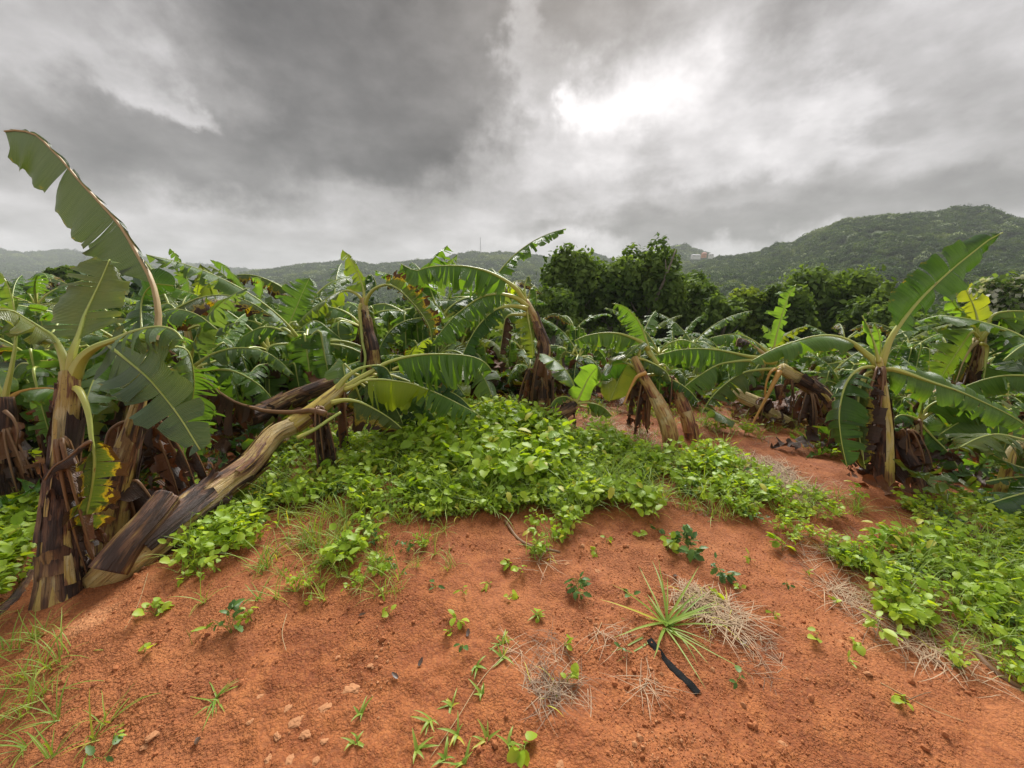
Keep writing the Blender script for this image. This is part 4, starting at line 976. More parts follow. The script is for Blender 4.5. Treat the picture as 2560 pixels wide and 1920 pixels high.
add_leaf(K_, W(c5, [(700, 560), (720, 450), (750, 330), (790, 200), (832, 95), (875, 35)], dK + .3), .20, 'leaf_bright', r0=.016, label='bright ragged leaf standing up behind the others', droop=(-5, 20), ts=.10, tear=.09, side=FACE, asym=(1, .45), gapk=.4, raggy=.5)
add_petiole(K_, W(c5, [(750, 690), (720, 750), (650, 890), (570, 1040), (500, 1190)], dK - .1, dK - .2), .032, .010, 'rib_orange', label='bright orange stalk hanging straight down')
add_petiole(K_, W(c5, [(720, 670), (680, 700), (650, 780), (640, 880)], dK - .1), .018, .010, 'rib_orange')
add_leaf(K_, W(c5, [(440, 1070), (380, 1055), (300, 1010), (220, 970), (170, 940)], dK - .3), .15, 'leaf_grey', r0=.014, droop=(0, 40), ts=.1, tear=.5, gapk=.05)
dead_leaves(K_, P(*c5(950, 880), dK), 9, (.4, .75), .18, hw=(.09, .16)); dead_leaves(K_, P(*c5(1080, 930), dK), 7, (.4, .7), .16, hw=(.08, .14)); dead_leaves(K_, P(*c5(640, 930), dK + .1), 7, (.3, .6), .25, hw=(.08, .14))
dead_leaves(K_, P(*c5(820, 780), dK - .02), 4, (.2, .35), .10, hw=(.04, .07))
# pale broken stem pieces under K
bq = base_at(c5, (500, 960), dK + .25)
Q1 = thing('split_banana_stem', 'upper piece of a pale split stem lying under the broken plant', 'banana stem', bq, 'pale broken stem pieces')
add_stem(Q1, W(c5, [(395, 845), (500, 895), (610, 945)], dK + .3, dK + .2), [.06, .072, .075], 'stem_pale', ridge=.14, wob=.04)
Q2 = thing('split_banana_stem', 'lower piece of a pale split stem, open layers at its end, lying on the soil', 'banana stem', base_at(c5, (860, 1090), dK + .1), 'pale broken stem pieces')
add_stem(Q2, W(c5, [(655, 985), (780, 1060), (920, 1130), (1080, 1200)], dK + .15, dK + .1), [.072, .070, .068, .055], 'stem_pale', ridge=.16, wob=.04)
Q3 = thing('banana_stump', 'thin brown stump standing behind the pale split stem', 'banana stem', base_at(c5, (800, 1040), dK + .4), GB)
add_stem(Q3, mixed([base_at(c5, (800, 1040), dK + .4)], W(c5, [(790, 1000), (765, 900), (740, 790)], dK + .4)), [.06, .06, .055, .05], 'stem_brown')

# ---- plant L: upright plant at the right with the tall slanting leaf
bL = G(*c6(322, 1350)); dL = gdepth(*c6(322, 1350))
L_ = thing('banana_plant', 'upright banana plant at the right with tall slanting leaf and blackened dead leaves', 'banana plant', bL, GB)
stL = mixed([bL - [0, 0, .05]], W(c6, [(322, 1150), (316, 950), (303, 820), (288, 730), (282, 700)], dL, dL + .1)); rL = [.062, .056, .046, .040, .032, .026, .024]
add_stem(L_, stL, rL, 'stem_yellow'); add_sheaths(L_, stL, [r * 1.02 for r in rL], 9, seed=95, lo=.15, hi=.75, m_='stem_brown')
dl = dL + .1
add_leaf(L_, W(c6, [(295, 740), (312, 680), (345, 595), (400, 510), (480, 410), (560, 328), (680, 220), (780, 140), (850, 85), (925, 45)], dl, dl - .1), .215, 'leaf_dark', r0=.030, r1=.006, label='tall slanting leaf with broad torn blades', droop=(-15, 35), ts=.24, tear=.17, side=(.72, .0, -.69), gapk=.25, jump=16, torn_frac=.8, seed=44, swv=.08)
add_leaf(L_, mixed(W(c5, [(1490, 650), (1455, 600), (1400, 555), (1290, 468), (1150, 422), (1000, 428), (850, 470), (700, 525), (530, 615)], dl, dl + .25)), .20, 'leaf', r0=.030, label='broad leaf arching left across the snapped plant', droop=(20, 80), ts=.22, tear=.25, gapk=.12, jump=8)
add_leaf(L_, W(c6, [(285, 720), (268, 650), (240, 560), (198, 475)], dl - .03), .03, 'leaf_bright', r0=.018, droop=(40, 70), ts=.2, tear=.2)
add_leaf(L_, W(c6, [(290, 715), (293, 640), (285, 570), (262, 515)], dl + .05), .085, 'leaf_bright', r0=.010, droop=(0, 20), ts=.15, tear=.06, side=FACE, asym=(1, .2), gapk=.15)
add_leaf(L_, W(c6, [(300, 770), (330, 752), (400, 766), (550, 818), (700, 868), (850, 935), (980, 1000), (1100, 1080)], dl, dl - .35), .22, 'leaf', r0=.026, label='long pale backed leaf sloping down to the right', droop=(-10, 65), ts=.05, tear=.10, jump=12, gapk=.18, asym=(1, .9))
for pts, mm, hw_ in (([(285, 760), (240, 740), (170, 760), (110, 840), (80, 980), (90, 1120), (120, 1260)], 'leaf_dark', .20), ([(285, 780), (230, 770), (190, 830), (175, 980), (190, 1150), (215, 1270)], 'leaf_burnt', .14),
                     ([(285, 800), (220, 790), (200, 900), (195, 1080), (205, 1230)], 'leaf_dead', .16)):
    add_leaf(L_, W(c6, pts, dl, dl - .12), hw_, mm, r0=.018, droop=(0, 60), ts=.25, tear=.09, jump=22)
dead_leaves(L_, P(*c6(275, 770), dl), 9, (.6, 1.0), .20, hw=(.08, .14), toward=(-.10, 0)); dead_leaves(L_, P(*c6(300, 960), dl), 6, (.4, .7), .14, toward=(-.05, .02))
dead_leaves(L_, P(*c6(380, 1090), dl - .05), 6, (.3, .5), .10, toward=(.14, -.05), mats=('leaf_dead', 'leaf_rust'))
add_stem(L_, W(c6, [(390, 1080), (440, 1180), (490, 1290), (520, 1390)], dl, dL - .05), [.05, .06, .06, .05], 'sheath', name='collapsed_sheath', ridge=.3, wob=.15)

# ---- plant M: small sucker behind L
dM = 3.3
bM = base_at(c6, (440, 1200), dM)
M_ = thing('banana_plant', 'small banana sucker just right of the upright plant with black dead leaves', 'banana plant', bM, GB)
add_stem(M_, mixed([bM], W(c6, [(455, 1150), (475, 1080), (492, 1015)], dM)), [.045, .04, .034, .026], 'stem_yellow')
for pts, hw_, mm in (([(495, 1015), (510, 940), (525, 860)], .04, 'leaf_grey'), ([(497, 1015), (540, 950), (600, 915), (680, 905), (780, 930)], .20, 'leaf'), ([(498, 1018), (560, 975), (640, 945), (720, 935), (830, 960), (900, 1020)], .25, 'leaf'), ([(490, 1018), (440, 995), (390, 992), (340, 1030)], .12, 'leaf_dark'), ([(495, 1030), (560, 1100), (640, 1180), (700, 1270)], .18, 'leaf_dark')):
    add_leaf(M_, W(c6, pts, dM, dM - .1), hw_, mm, r0=.015, droop=(30, 85), ts=.2, tear=.12, gapk=.12)
dead_leaves(M_, P(*c6(470, 1040), dM), 4, (.25, .45), .12)

# ---- plant N: upright plant behind at the right
dN = 4.2
bN = base_at(c6, (790, 1000), dN)
N_ = thing('banana_plant', 'banana plant at the far right with yellow green top leaves and peeling brown stem', 'banana plant', bN, GB)
stN = mixed([bN - [0, 0, .05]], W(c6, [(790, 900), (797, 750), (805, 640), (808, 590)], dN)); rN = [.10, .09, .078, .065, .05]
add_stem(N_, stN, rN, 'stem'); add_sheaths(N_, stN, rN, 6, seed=120, lo=.3, hi=.9, m_='stem_brown')
add_leaf(N_, W(c6, [(808, 600), (800, 530), (780, 440), (740, 350), (703, 285)], dN), .17, 'leaf_lime', r0=.026, label='yellow green torn leaf standing at the top', droop=(-5, 25), ts=.22, tear=.12, side=FACE, gapk=.35, raggy=.3)
add_leaf(N_, W(c6, [(802, 600), (780, 530), (735, 470), (680, 425), (640, 350)], dN + .05), .12, 'leaf_bright', r0=.026, droop=(0, 40), ts=.4, tear=.1)
add_leaf(N_, W(c6, [(800, 590), (765, 560), (700, 650), (640, 740), (595, 815)], dN - .05), .24, 'leaf', r0=.016, label='broad leaf hanging to lower left', droop=(-5, 30), ts=.15, tear=.13, side=(.8, .1, .5), gapk=.15)
add_leaf(N_, W(c6, [(815, 600), (840, 530), (880, 470), (960, 452), (1060, 455), (1150, 480)], dN, dN - .2), .27, 'leaf', r0=.028, droop=(60, 88), ts=.3, tear=.06)
add_leaf(N_, W(c6, [(815, 610), (850, 560), (910, 545), (970, 580), (1020, 680), (1040, 820)], dN - .1, dN - .3), .24, 'leaf_dark', r0=.024, droop=(20, 70), ts=.3, tear=.07)
add_leaf(N_, W(c6, [(815, 620), (845, 640), (835, 740), (820, 900), (860, 1000)], dN - .2), .22, 'leaf', r0=.02, droop=(0, 30), ts=.3, tear=.08, side=FACE, asym=(.1, 1))
add_leaf(N_, W(c6, [(800, 610), (765, 640), (720, 720), (680, 830)], dN - .08), .08, 'leaf_burnt', 'rib_tan', r0=.02, droop=(10, 80), ts=.5, tear=.06)
dead_leaves(N_, P(*c6(790, 640), dN), 6, (.4, .8), .14, hw=(.05, .1))

# ---- plant O: bent stalk and leaves at the right edge
dO = 2.9
bO = base_at(c6, (945, 1310), dO)
O_ = thing('banana_plant', 'bent yellow banana stalk at the right edge with wide leaves lying over the weeds', 'banana plant', bO, GB)
add_stem(O_, mixed([bO], W(c6, [(950, 1260), (968, 1190), (1010, 1145), (1080, 1135)], dO)), [.035, .034, .032, .03, .03], 'stem_yellow')
for pts, hw_ in (([(1080, 1135), (1000, 1110), (900, 1090), (800, 1110), (700, 1160)], .22), ([(1150, 1330), (1037, 1310), (930, 1320), (840, 1335)], .05), ([(1200, 1360), (1060, 1390), (950, 1420), (860, 1450)], .16), ([(1200, 1280), (1060, 1270), (960, 1240), (880, 1200)], .10)):
    add_leaf(O_, W(c6, pts, dO - .1, dO - .2), hw_, 'leaf_dark', r0=.014, droop=(5, 50), ts=.1, tear=.06)
add_leaf(O_, W(c6, [(1080, 1130), (1000, 1050), (860, 1000), (720, 1020), (600, 1090)], dO + .3), .25, 'leaf', r0=.016, droop=(30, 80), ts=.15, tear=.12)

# ---- plant P: at the left edge
bP = G(*c2(22, 1000)); dP = gdepth(*c2(22, 1000))
P_ = thing('banana_plant', 'banana plant cut by the left edge with a brown stem and an orange stalk', 'banana plant', bP, GB)
stP = mixed([bP - [0, 0, .05]], W(c2, [(15, 800), (20, 600), (28, 430), (22, 340)], dP)); rP = [.11, .10, .085, .065, .05]
add_stem(P_, stP, rP, 'stem_brown'); add_sheaths(P_, stP, rP, 5, seed=130)
add_leaf(P_, mixed(W(c2, [(22, 380), (40, 290), (65, 180), (92, 20)], dP), W(c1, [(100, 1300), (88, 1180), (50, 1050), (-10, 970), (-80, 930)], dP)), .16, 'leaf', r0=.022, droop=(0, 20), ts=.4, tear=.09, side=FACE, asym=(1, .12))
add_leaf(P_, W(c2, [(28, 400), (60, 345), (120, 308), (220, 288), (330, 292), (420, 340)], dP, dP + .2), .20, 'leaf', 'rib_orange', r0=.028, droop=(30, 85), ts=.3, tear=.2)
add_leaf(P_, W(c2, [(20, 380), (-20, 250), (-80, 150), (-160, 120)], dP), .18, 'leaf', r0=.022, droop=(20, 60), ts=.2, tear=.1)
add_leaf(P_, W(c2, [(28, 420), (80, 470), (105, 560), (80, 680)], dP - .05), .05, 'leaf_rust', 'rib_brown', r0=.014, name='dead_leaf', droop=(20, 80), ts=.3, tear=.1)
dead_leaves(P_, P(*c2(50, 560), dP), 8, (.4, .7), .2, toward=(.08, 0))

# ---- plant Q: behind the fallen stem at the left, R and S further back
dQ = 6.0
bQ = base_at(c3, (365, 1130), dQ)
Q_ = thing('banana_plant', 'upright banana plant behind the fallen stems with a dark stem and three fan leaves', 'banana plant', bQ, GB)
stQ = mixed([bQ - [0, 0, .05]], W(c3, [(350, 1080), (315, 920), (305, 820), (315, 740)], dQ)); rQ = [.11, .11, .10, .07, .05]
add_stem(Q_, stQ, rQ, 'stem'); add_sheaths(Q_, stQ, rQ, 4, seed=140)
add_leaf(Q_, mixed(W(c3, [(305, 800), (270, 740), (220, 680), (120, 625)], dQ), W(c7, [(1040, 380), (850, 362), (680, 385), (500, 430), (400, 470)], dQ, dQ - .2)), .27, 'leaf', r0=.03, droop=(40, 85), ts=.25, tear=.06)
add_leaf(Q_, mixed(W(c3, [(310, 800), (200, 660)], dQ), W(c7, [(1065, 380), (1050, 290), (990, 150), (920, 30), (830, -80), (745, -150), (650, -185)], dQ, dQ + .2)), .28, 'leaf', r0=.024, droop=(0, 22), ts=.3, tear=.06, side=FACE, roll=20, asym=(1, .12), gapk=.3)
add_leaf(Q_, mixed(W(c3, [(312, 790), (200, 650)], dQ + .1), W(c7, [(1090, 330), (1105, 200), (1130, 60), (1100, -10), (1030, -20)], dQ + .2)), .22, 'leaf_bright', r0=.02, droop=(0, 20), ts=.3, tear=.08, side=FACE, asym=(1, .1))
add_leaf(Q_, W(c3, [(318, 770), (350, 680), (420, 520), (470, 400), (525, 285)], dQ + .1, dQ + .3), .36, 'leaf', r0=.02, droop=(-5, 35), ts=.22, tear=.06, side=(.7, .2, -.7), gapk=.25)
add_leaf(Q_, W(c3, [(320, 780), (420, 700), (560, 610), (680, 680), (790, 770)], dQ - .2), .25, 'leaf', r0=.02, droop=(20, 70), ts=.3, tear=.08)
dead_leaves(Q_, P(*c3(310, 900), dQ), 4, (.4, .8), .2)
dR = 5.2
bR = base_at(c7, (480, 1000), dR)
R1 = thing('banana_plant', 'banana plant among the left tangle with a leaf standing straight up before the hills', 'banana plant', bR, GB)
stR = mixed([bR], W(c7, [(480, 800), (440, 500), (420, 430)], dR)); add_stem(R1, stR, [.09, .08, .05, .04], 'stem')
add_leaf(R1, mixed(W(c7, [(430, 450), (480, 250), (475, 130)], dR), W(c1, [(1220, 1110), (1180, 970), (1130, 870), (1088, 822)], dR)), .19, 'leaf', r0=.02, droop=(0, 20), ts=.4, tear=.08, side=FACE, roll=15, asym=(1, .15))
add_leaf(R1, mixed(W(c7, [(430, 450), (500, 380), (500, 280), (520, 150), (545, 20)], dR + .1)), .14, 'leaf_lime', r0=.018, droop=(-5, 40), ts=.3, tear=.08, side=FACE, raggy=.4)
add_leaf(R1, W(c7, [(430, 450), (600, 350), (610, 210), (600, 100)], dR + .3), .16, 'leaf_dark', r0=.016, droop=(0, 30), ts=.3, tear=.06, side=FACE)
add_leaf(R1, W(c7, [(430, 460), (560, 420), (700, 500), (860, 600), (840, 800)], dR - .3), .26, 'leaf', r0=.02, droop=(0, 40), ts=.25, tear=.12)
add_leaf(R1, W(c7, [(430, 440), (300, 240), (200, 230), (100, 300), (60, 400)], dR), .22, 'leaf_grey', r0=.02, droop=(20, 80), ts=.25, tear=.08)
dS = 7.0
bS = base_at(c3, (1600, 880), dS)
S_1 = thing('banana_plant', 'slim banana plant behind the arched leaves at the centre with stalks spread like a fan', 'banana plant', bS, GB)
add_stem(S_1, mixed([bS], W(c3, [(1590, 820), (1560, 650), (1550, 560)], dS)), [.08, .075, .06, .045], 'stem_yellow')
for pts, hw_ in (([(1545, 560), (1500, 430), (1440, 330), (1410, 300)], .2), ([(1550, 560), (1565, 460), (1600, 380), (1660, 325)], .05), ([(1548, 560), (1510, 480), (1440, 430), (1360, 400), (1300, 400)], .2), ([(1550, 560), (1570, 450), (1580, 350)], .05), ([(1545, 570), (1480, 510), (1400, 560), (1340, 640)], .2), ([(1555, 570), (1640, 560), (1720, 640), (1760, 740)], .2)):
    add_leaf(S_1, W(c3, pts, dS), hw_, 'leaf', r0=.03, droop=(10, 60), ts=.35, tear=.08)

# ================================================================== banana plants of the rows behind
def build_back_plant(i):
    rg = random.Random(900 + i)
    kinds = i % 5
    root = thing('banana_plant', 'x', 'banana plant', (0, 0, 0), 'tangled banana plants of the rows behind')
    h = rg.uniform(.55, 1.15); lean = [.35, .75, 1.1, .55, .2][kinds] * rg.uniform(.7, 1.3)
    top = np.array([math.sin(lean) * h, rg.uniform(-.1, .1), math.cos(lean) * h + .1])
    st = [(0, 0, -.1), tuple(top * .45 + [.0, 0, .03]), tuple(top)]
    add_stem(root, st, [.10, .085, .05], rg.choice(['stem', 'stem_brown', 'stem_red', 'stem_yellow']), n=18, seg=10)
    nl = rg.randint(8, 11)
    for j in range(nl):
        a = j * 2.4 + rg.uniform(-.4, .4); Ln = rg.uniform(1.1, 1.9); e0 = rg.uniform(.35, 1.35) if j > 0 else 1.25
        broken = rg.random() < .45
        pts = [top * .9, top]; p = top.copy(); e = e0; stp = Ln / 7
        for s in range(7):
            if broken and s == 2: e = -rg.uniform(.9, 1.4)
            e -= rg.uniform(.15, .48) if j > 0 else .14
            e = max(e, -1.45)
            p = p + stp * np.array([math.cos(a) * math.cos(e), math.sin(a) * math.cos(e), math.sin(e)])
            p[2] = max(p[2], .05); pts.append(p.copy())
        mm = rg.choice(['leaf', 'leaf', 'leaf', 'leaf_dark', 'leaf_bright', 'leaf_grey', 'leaf_grey', 'leaf_burnt' if j == 5 else 'leaf'])
        add_leaf(root, pts, rg.uniform(.17, .26), mm, r0=.03, droop=(rg.uniform(-10, 30), rg.uniform(35, 85)), ts=.24, tear=rg.uniform(.05, .12), q=.45, lat=4, jump=20, gapk=.45)
    for j in range(4):
        a = rg.uniform(0, 6.28)
        p = top * rg.uniform(.5, .95)
        add_leaf(root, hang_pts(p, min(p[2] - .03, rg.uniform(.4, .8)), (math.cos(a) * .25, math.sin(a) * .25), rg), rg.uniform(.08, .14), rg.choice(['leaf_dead', 'leaf_dead', 'leaf_rust', 'leaf_burnt']), 'rib_brown', .012, name='dead_leaf', droop=(20, 100), ts=.1, tear=.1, q=.45, lat=4, jump=30, raggy=.5)
    return root
BACK = [build_back_plant(i) for i in range(10)]
BLABEL = ['green banana plant with spreading torn leaves in the tangle behind the front plants', 'banana plant tipped to one side in the tangle behind the front plants', 'banana plant blown nearly flat in the tangle behind the front plants',
          'slightly leaning banana plant in the tangle behind the front plants', 'banana plant still upright in the tangle behind the front plants']
used = [False] * 10
rgb = random.Random(77)
spots = []
def back(fx, d, s=None, kind=None):
    x = (fx * 2560 / 2212 - 1280) / FPX * d
    spots.append((x, d, s or rgb.uniform(.92, 1.22) * (1.0 if fx < 1080 else .56) * (.72 if d < 5.3 else 1), kind))
for fx, d in ((40, 4.6), (150, 4.4), (250, 3.9), (330, 4.6), (390, 5.4), (470, 6.2), (560, 6.6), (640, 5.6), (700, 7.2), (760, 6.4), (880, 6.2), (900, 7.4), (960, 5.9), (1010, 7.0), (1060, 6.2), (1100, 5.7),
              (1250, 6.6), (1300, 6.0), (1220, 5.5), (1360, 6.6), (1480, 5.6), (1560, 5.9), (1640, 6.0), (1720, 5.4), (1800, 5.9), (1860, 5.0), (1960, 5.2), (2060, 4.3), (2140, 5.2), (2200, 4.0), (2240, 3.6), (2010, 6.4), (1450, 6.8), (1680, 7.0),
              (520, 4.9), (420, 4.4), (840, 5.2), (740, 5.3), (700, 4.9), (930, 5.0), (1000, 5.3), (600, 5.2), (100, 3.6), (200, 3.3), (350, 3.7), (20, 3.9), (1200, 5.2), (1270, 5.4), (1340, 5.6), (1400, 5.2), (1460, 5.3), (1530, 5.4), (1590, 5.2), (1650, 5.6), (1760, 5.4), (1830, 5.5), (1900, 5.6), (2050, 5.3), (2100, 4.7), (1980, 4.8), (2180, 4.6), (1380, 6.2), (1600, 6.4), (1500, 6.6), (1750, 6.3)):
    back(fx, d)
for xx_, yy_ in ((4.9, 3.6), (5.6, 4.4), (6.3, 3.4), (6.8, 5.0), (7.6, 4.1), (8.4, 5.6), (5.4, 5.6), (7.2, 6.4), (-6.5, 3.2), (-5.6, 2.6), (-7.4, 4.2), (-5.0, 3.6)):
    spots.append((xx_, yy_, rgb.uniform(.6, .8), None))
for j, d in enumerate((8.2, 9.6, 11.2, 13.0, 15.0)):
    fx = -60 + j * 37
    lim = 1150 if j > 1 else 2200
    while fx < lim:
        back(fx + rgb.uniform(-25, 25), d + rgb.uniform(-.5, .5)); fx += 125 - j * 9
for i, (x, y, s, kd) in enumerate(spots):
    ki = rgb.randrange(10)
    if not used[ki]: o = BACK[ki]; used[ki] = True
    else: o = copy_tree(BACK[ki])
    o.location = (x, y, float(gh(x, y)) - .02); o.scale = (s, s, s)
    front = y < 8
    o.rotation_euler = (0, 0, rgb.uniform(0, 6.28))
    fxx = 1106 + x / y * 834
    KD = ['spreading', 'tipped over', 'nearly flat', 'leaning', 'still upright'][ki % 5]
    wh = next(b_ for a_, b_ in ((60, 'at the far left edge'), (230, 'behind the tall leaf on the left'), (400, 'behind the dark slanting leaf'), (560, 'behind the stalk with the black dead blade'), (700, 'behind the upright fan leaved plant'), (830, 'left of the shaggy stem'), (960, 'behind the hanging lime leaf'),
               (1090, 'below the long arched leaf'), (1240, 'behind the leaning centre stem'), (1400, 'behind the small plant in the weeds'), (1540, 'behind the thick rust stem'), (1700, 'left of the bright ragged leaf'), (1850, 'behind the snapped plant'), (2000, 'behind the tall slanting leaf'), (9999, 'at the right edge')) if fxx < a_)
    rowd = 'in the first row' if y < 5.6 else 'in the second row' if y < 6.8 else 'in the third row' if y < 9 else 'far back' if y < 12 else 'farthest back'
    o['label'] = '%s banana plant %s %s' % (KD, rowd, wh)
    o['group'] = ('tangled banana plants behind the front plants, ' + KD)
for i in range(10):
    if not used[i]:
        BACK[i].location = (rgb.uniform(-6, -2), 9 + i * .3, float(gh(-4, 9 + i * .3))); BACK[i]['label'] = BLABEL[i % 5]; BACK[i]['group'] = 'tangled banana plants behind the front plants: ' + ['spreading', 'tipped', 'flat', 'leaning', 'upright'][i % 5]

# ================================================================== weeds
def weed_material(name, c1_, c2_, trans=.4, rough=.45):
    m_, t, out = mat(name)
    uv = t.new('ShaderNodeUVMap').outputs[0]; u, v, _ = t.sep(uv)
    R_ = rnd(t)
    f = t.m('ADD', t.m('MULTIPLY', u, .6), t.m('MULTIPLY', R_, .4))
    col = t.mix(f, c1_ + (1,), c2_ + (1,))
    col = t.mix(t.ss(u, .93, .95), col, (.48, .48, .06, 1))
    n = t.noise(t.new('ShaderNodeTexCoord').outputs['Object'], 60.0, 2, .5)
    col = t.mix(t.m('MULTIPLY', n, .35), col, t.mix(.5, col, (.02, .05, .01, 1)))
    b = principled(t, col, rough, .35)
    tr = t.new('ShaderNodeBsdfTranslucent'); t.put(tr.inputs[0], t.mix(1.0, col, (1.7, 1.5, .5, 1), blend='MULTIPLY'))
    mx = t.new('ShaderNodeMixShader'); mx.inputs[0].default_value = trans
    t.l.new(b.outputs[0], mx.inputs[1]); t.l.new(tr.outputs[0], mx.inputs[2]); t.l.new(mx.outputs[0], out.inputs[0]); return m_
M['weed'] = weed_material('weed leaf', (.21, .37, .022), (.44, .57, .055), trans=.45)
M['weed_dark'] = weed_material('dark weed leaf', (.045, .11, .022), (.11, .21, .04), .25)
M['weed_lime'] = weed_material('lime weed leaf', (.28, .42, .05), (.45, .56, .10))
M['grass'] = weed_material('grass blade', (.16, .28, .03), (.34, .45, .08), .35)
M['straw'] = weed_material('dry straw', (.34, .24, .15), (.62, .47, .31), .15, .7)
M['straw_dark'] = weed_material('weathered straw', (.13, .085, .06), (.32, .22, .15), .1, .8)

def leaflet(ln, wd, cup=.25, serr=.0, lobe=0, curl=.2, rg=random):
    "one broad weed leaf along +X, face up (+Z)"
    n = 7; V = []; 
    for i in range(n):
        t_ = i / (n - 1); x = ln * t_
        w_ = wd * .5 * math.sin(math.pi * min(1, t_ * .93 + .05)) ** .6 * (1 - .25 * t_)
        if lobe and i % 2 == 1: w_ *= .55
        w_ *= 1 + serr * (1 if i % 2 else -1)
        if i == n - 1: w_ = .002
        z = -curl * ln * t_ * t_
        V += [(x, -w_, z + cup * w_), (x, 0, z), (x, w_, z + cup * w_)]
    F = []
    for i in range(n - 1):
        a = i * 3; F += [[a, a + 3, a + 4, a + 1], [a + 1, a + 4, a + 5, a + 2]]
    return np.array(V), F
def rotm(az_, pitch, roll=0):
    return np.array(Matrix.Rotation(az_, 3, 'Z') @ Matrix.Rotation(-pitch, 3, 'Y') @ Matrix.Rotation(roll, 3, 'X'))
def weed_spec(rg, h, spread, nst, nl, ls):
    "list of (position, az, pitch, roll, size) leaves and stalk polylines"
    leaves, stalks = [], []
    for s in range(nst):
        a = rg.uniform(0, 6.28); r = spread * rg.uniform(.2, 1); hh = h * rg.uniform(.5, 1)
        p0 = np.array([0, 0, -.01]); p1 = np.array([math.cos(a) * r * .3, math.sin(a) * r * .3, hh * .6]); p2 = np.array([math.cos(a) * r, math.sin(a) * r, hh])
        stalks.append([p0, p1, p2])
        for l in range(nl):
            t_ = rg.uniform(.35, 1); p = (1 - t_) ** 2 * p0 + 2 * t_ * (1 - t_) * p1 + t_ * t_ * p2
            a2 = a + rg.uniform(-2, 2); sz = ls * rg.uniform(.55, 1.25)
            e = p + np.array([math.cos(a2), math.sin(a2), .4]) * sz * .35
            stalks.append([p, e]); leaves.append((e, a2, rg.uniform(-.7, .9), rg.uniform(-.7, .7), sz))
    return leaves, stalks
def stalk_geo(stalks, r):
    parts = []
    for s in stalks:
        parts.append(tube(s, [r, r * .6], 4 if len(s) > 2 else 2, 3, cap=False))
    return joinm(parts)
def weed_mesh(seed, h, spread, nst, nl, ls, mats, serr=.1, lobe=0, ratio=.95, cup=.25):
    rg = random.Random(seed); leaves, stalks = weed_spec(rg, h, spread, nst, nl, ls); parts = []
    for (p, a, pi_, ro, sz) in leaves:
        V, F = leaflet(sz, sz * ratio * rg.uniform(.8, 1.1), cup, serr, lobe, rg.uniform(.0, .35)); V = V @ rotm(a, pi_, ro).T + p
        parts.append((V, F, np.full((len(V), 2), rg.random())))
    V, F, U = joinm(parts); k0 = len(F)
    sv, sf, su = stalk_geo(stalks, .0016); V2, F2, U2 = joinm([(V, F, U), (sv, sf, su * 0 + .6)])
    return mesh('weed', V2, F2, U2, mats, [0] * k0 + [len(mats) - 1] * (len(F2) - k0))
def blade_geo(rg, n, ln, wd, spread=.03, lay=(.2, 1.2), droop=1.0):
    parts = []
    for i in range(n):
        a = rg.uniform(0, 6.28); l = ln * rg.uniform(.45, 1.1); e = math.pi / 2 - rg.uniform(*lay); p = np.array([rg.gauss(0, spread), rg.gauss(0, spread), 0.]); V = []
        k_ = 6; w_ = wd * rg.uniform(.6, 1.2); sd_ = np.array([-math.sin(a), math.cos(a), 0])
        for j in range(k_):
            t_ = j / (k_ - 1); ww = w_ * (1 - t_ ** 2.2) * .5 + .0003
            V += [p - sd_ * ww, p + np.array([0, 0, -ww * .4]), p + sd_ * ww]
            e -= droop * (.1 + .25 * t_) * rg.uniform(.6, 1.4)
            p = p + l / (k_ - 1) * np.array([math.cos(a) * math.cos(e), math.sin(a) * math.cos(e), math.sin(e)])
            a += rg.gauss(0, .06)
            if p[2] < .004: p[2] = .004 + rg.random() * .01
        F = []
        for j in range(k_ - 1):
            b_ = j * 3; F += [[b_, b_ + 3, b_ + 4, b_ + 1], [b_ + 1, b_ + 4, b_ + 5, b_ + 2]]
        parts.append((np.array(V), F, np.full((len(V), 2), rg.random())))
    return joinm(parts)
WP = [proto('weed', weed_mesh(10 + i, .20, .15, 7, 5, .050, [M['weed'], M['grass']])) for i in range(4)] + \
     [proto('weed', weed_mesh(20 + i, .13, .13, 6, 5, .036, [M['weed'], M['grass']], .05)) for i in range(3)] + \
     [proto('weed', weed_mesh(30, .22, .14, 6, 5, .060, [M['weed'], M['grass']], .12, 0, .6))] + \
     [proto('weed', weed_mesh(31, .16, .14, 6, 5, .045, [M['weed_dark'], M['grass']], .12, 1, .8))]
GPs = []
for i in range(4):
    V, F, U = blade_geo(random.Random(50 + i), 16, .26, .006, .03, (.05, .9)); GPs.append(proto('grass_tuft', mesh('grass_tuft', V, F, U, [M['grass']])))
STs = []
for i in range(3):
    V, F, U = blade_geo(random.Random(60 + i), 14, .22, .003, .05, (1.3, 1.56), .3); STs.append(proto('straw', mesh('straw', V, F, U, [M['straw'] if i else M['straw_dark']])))

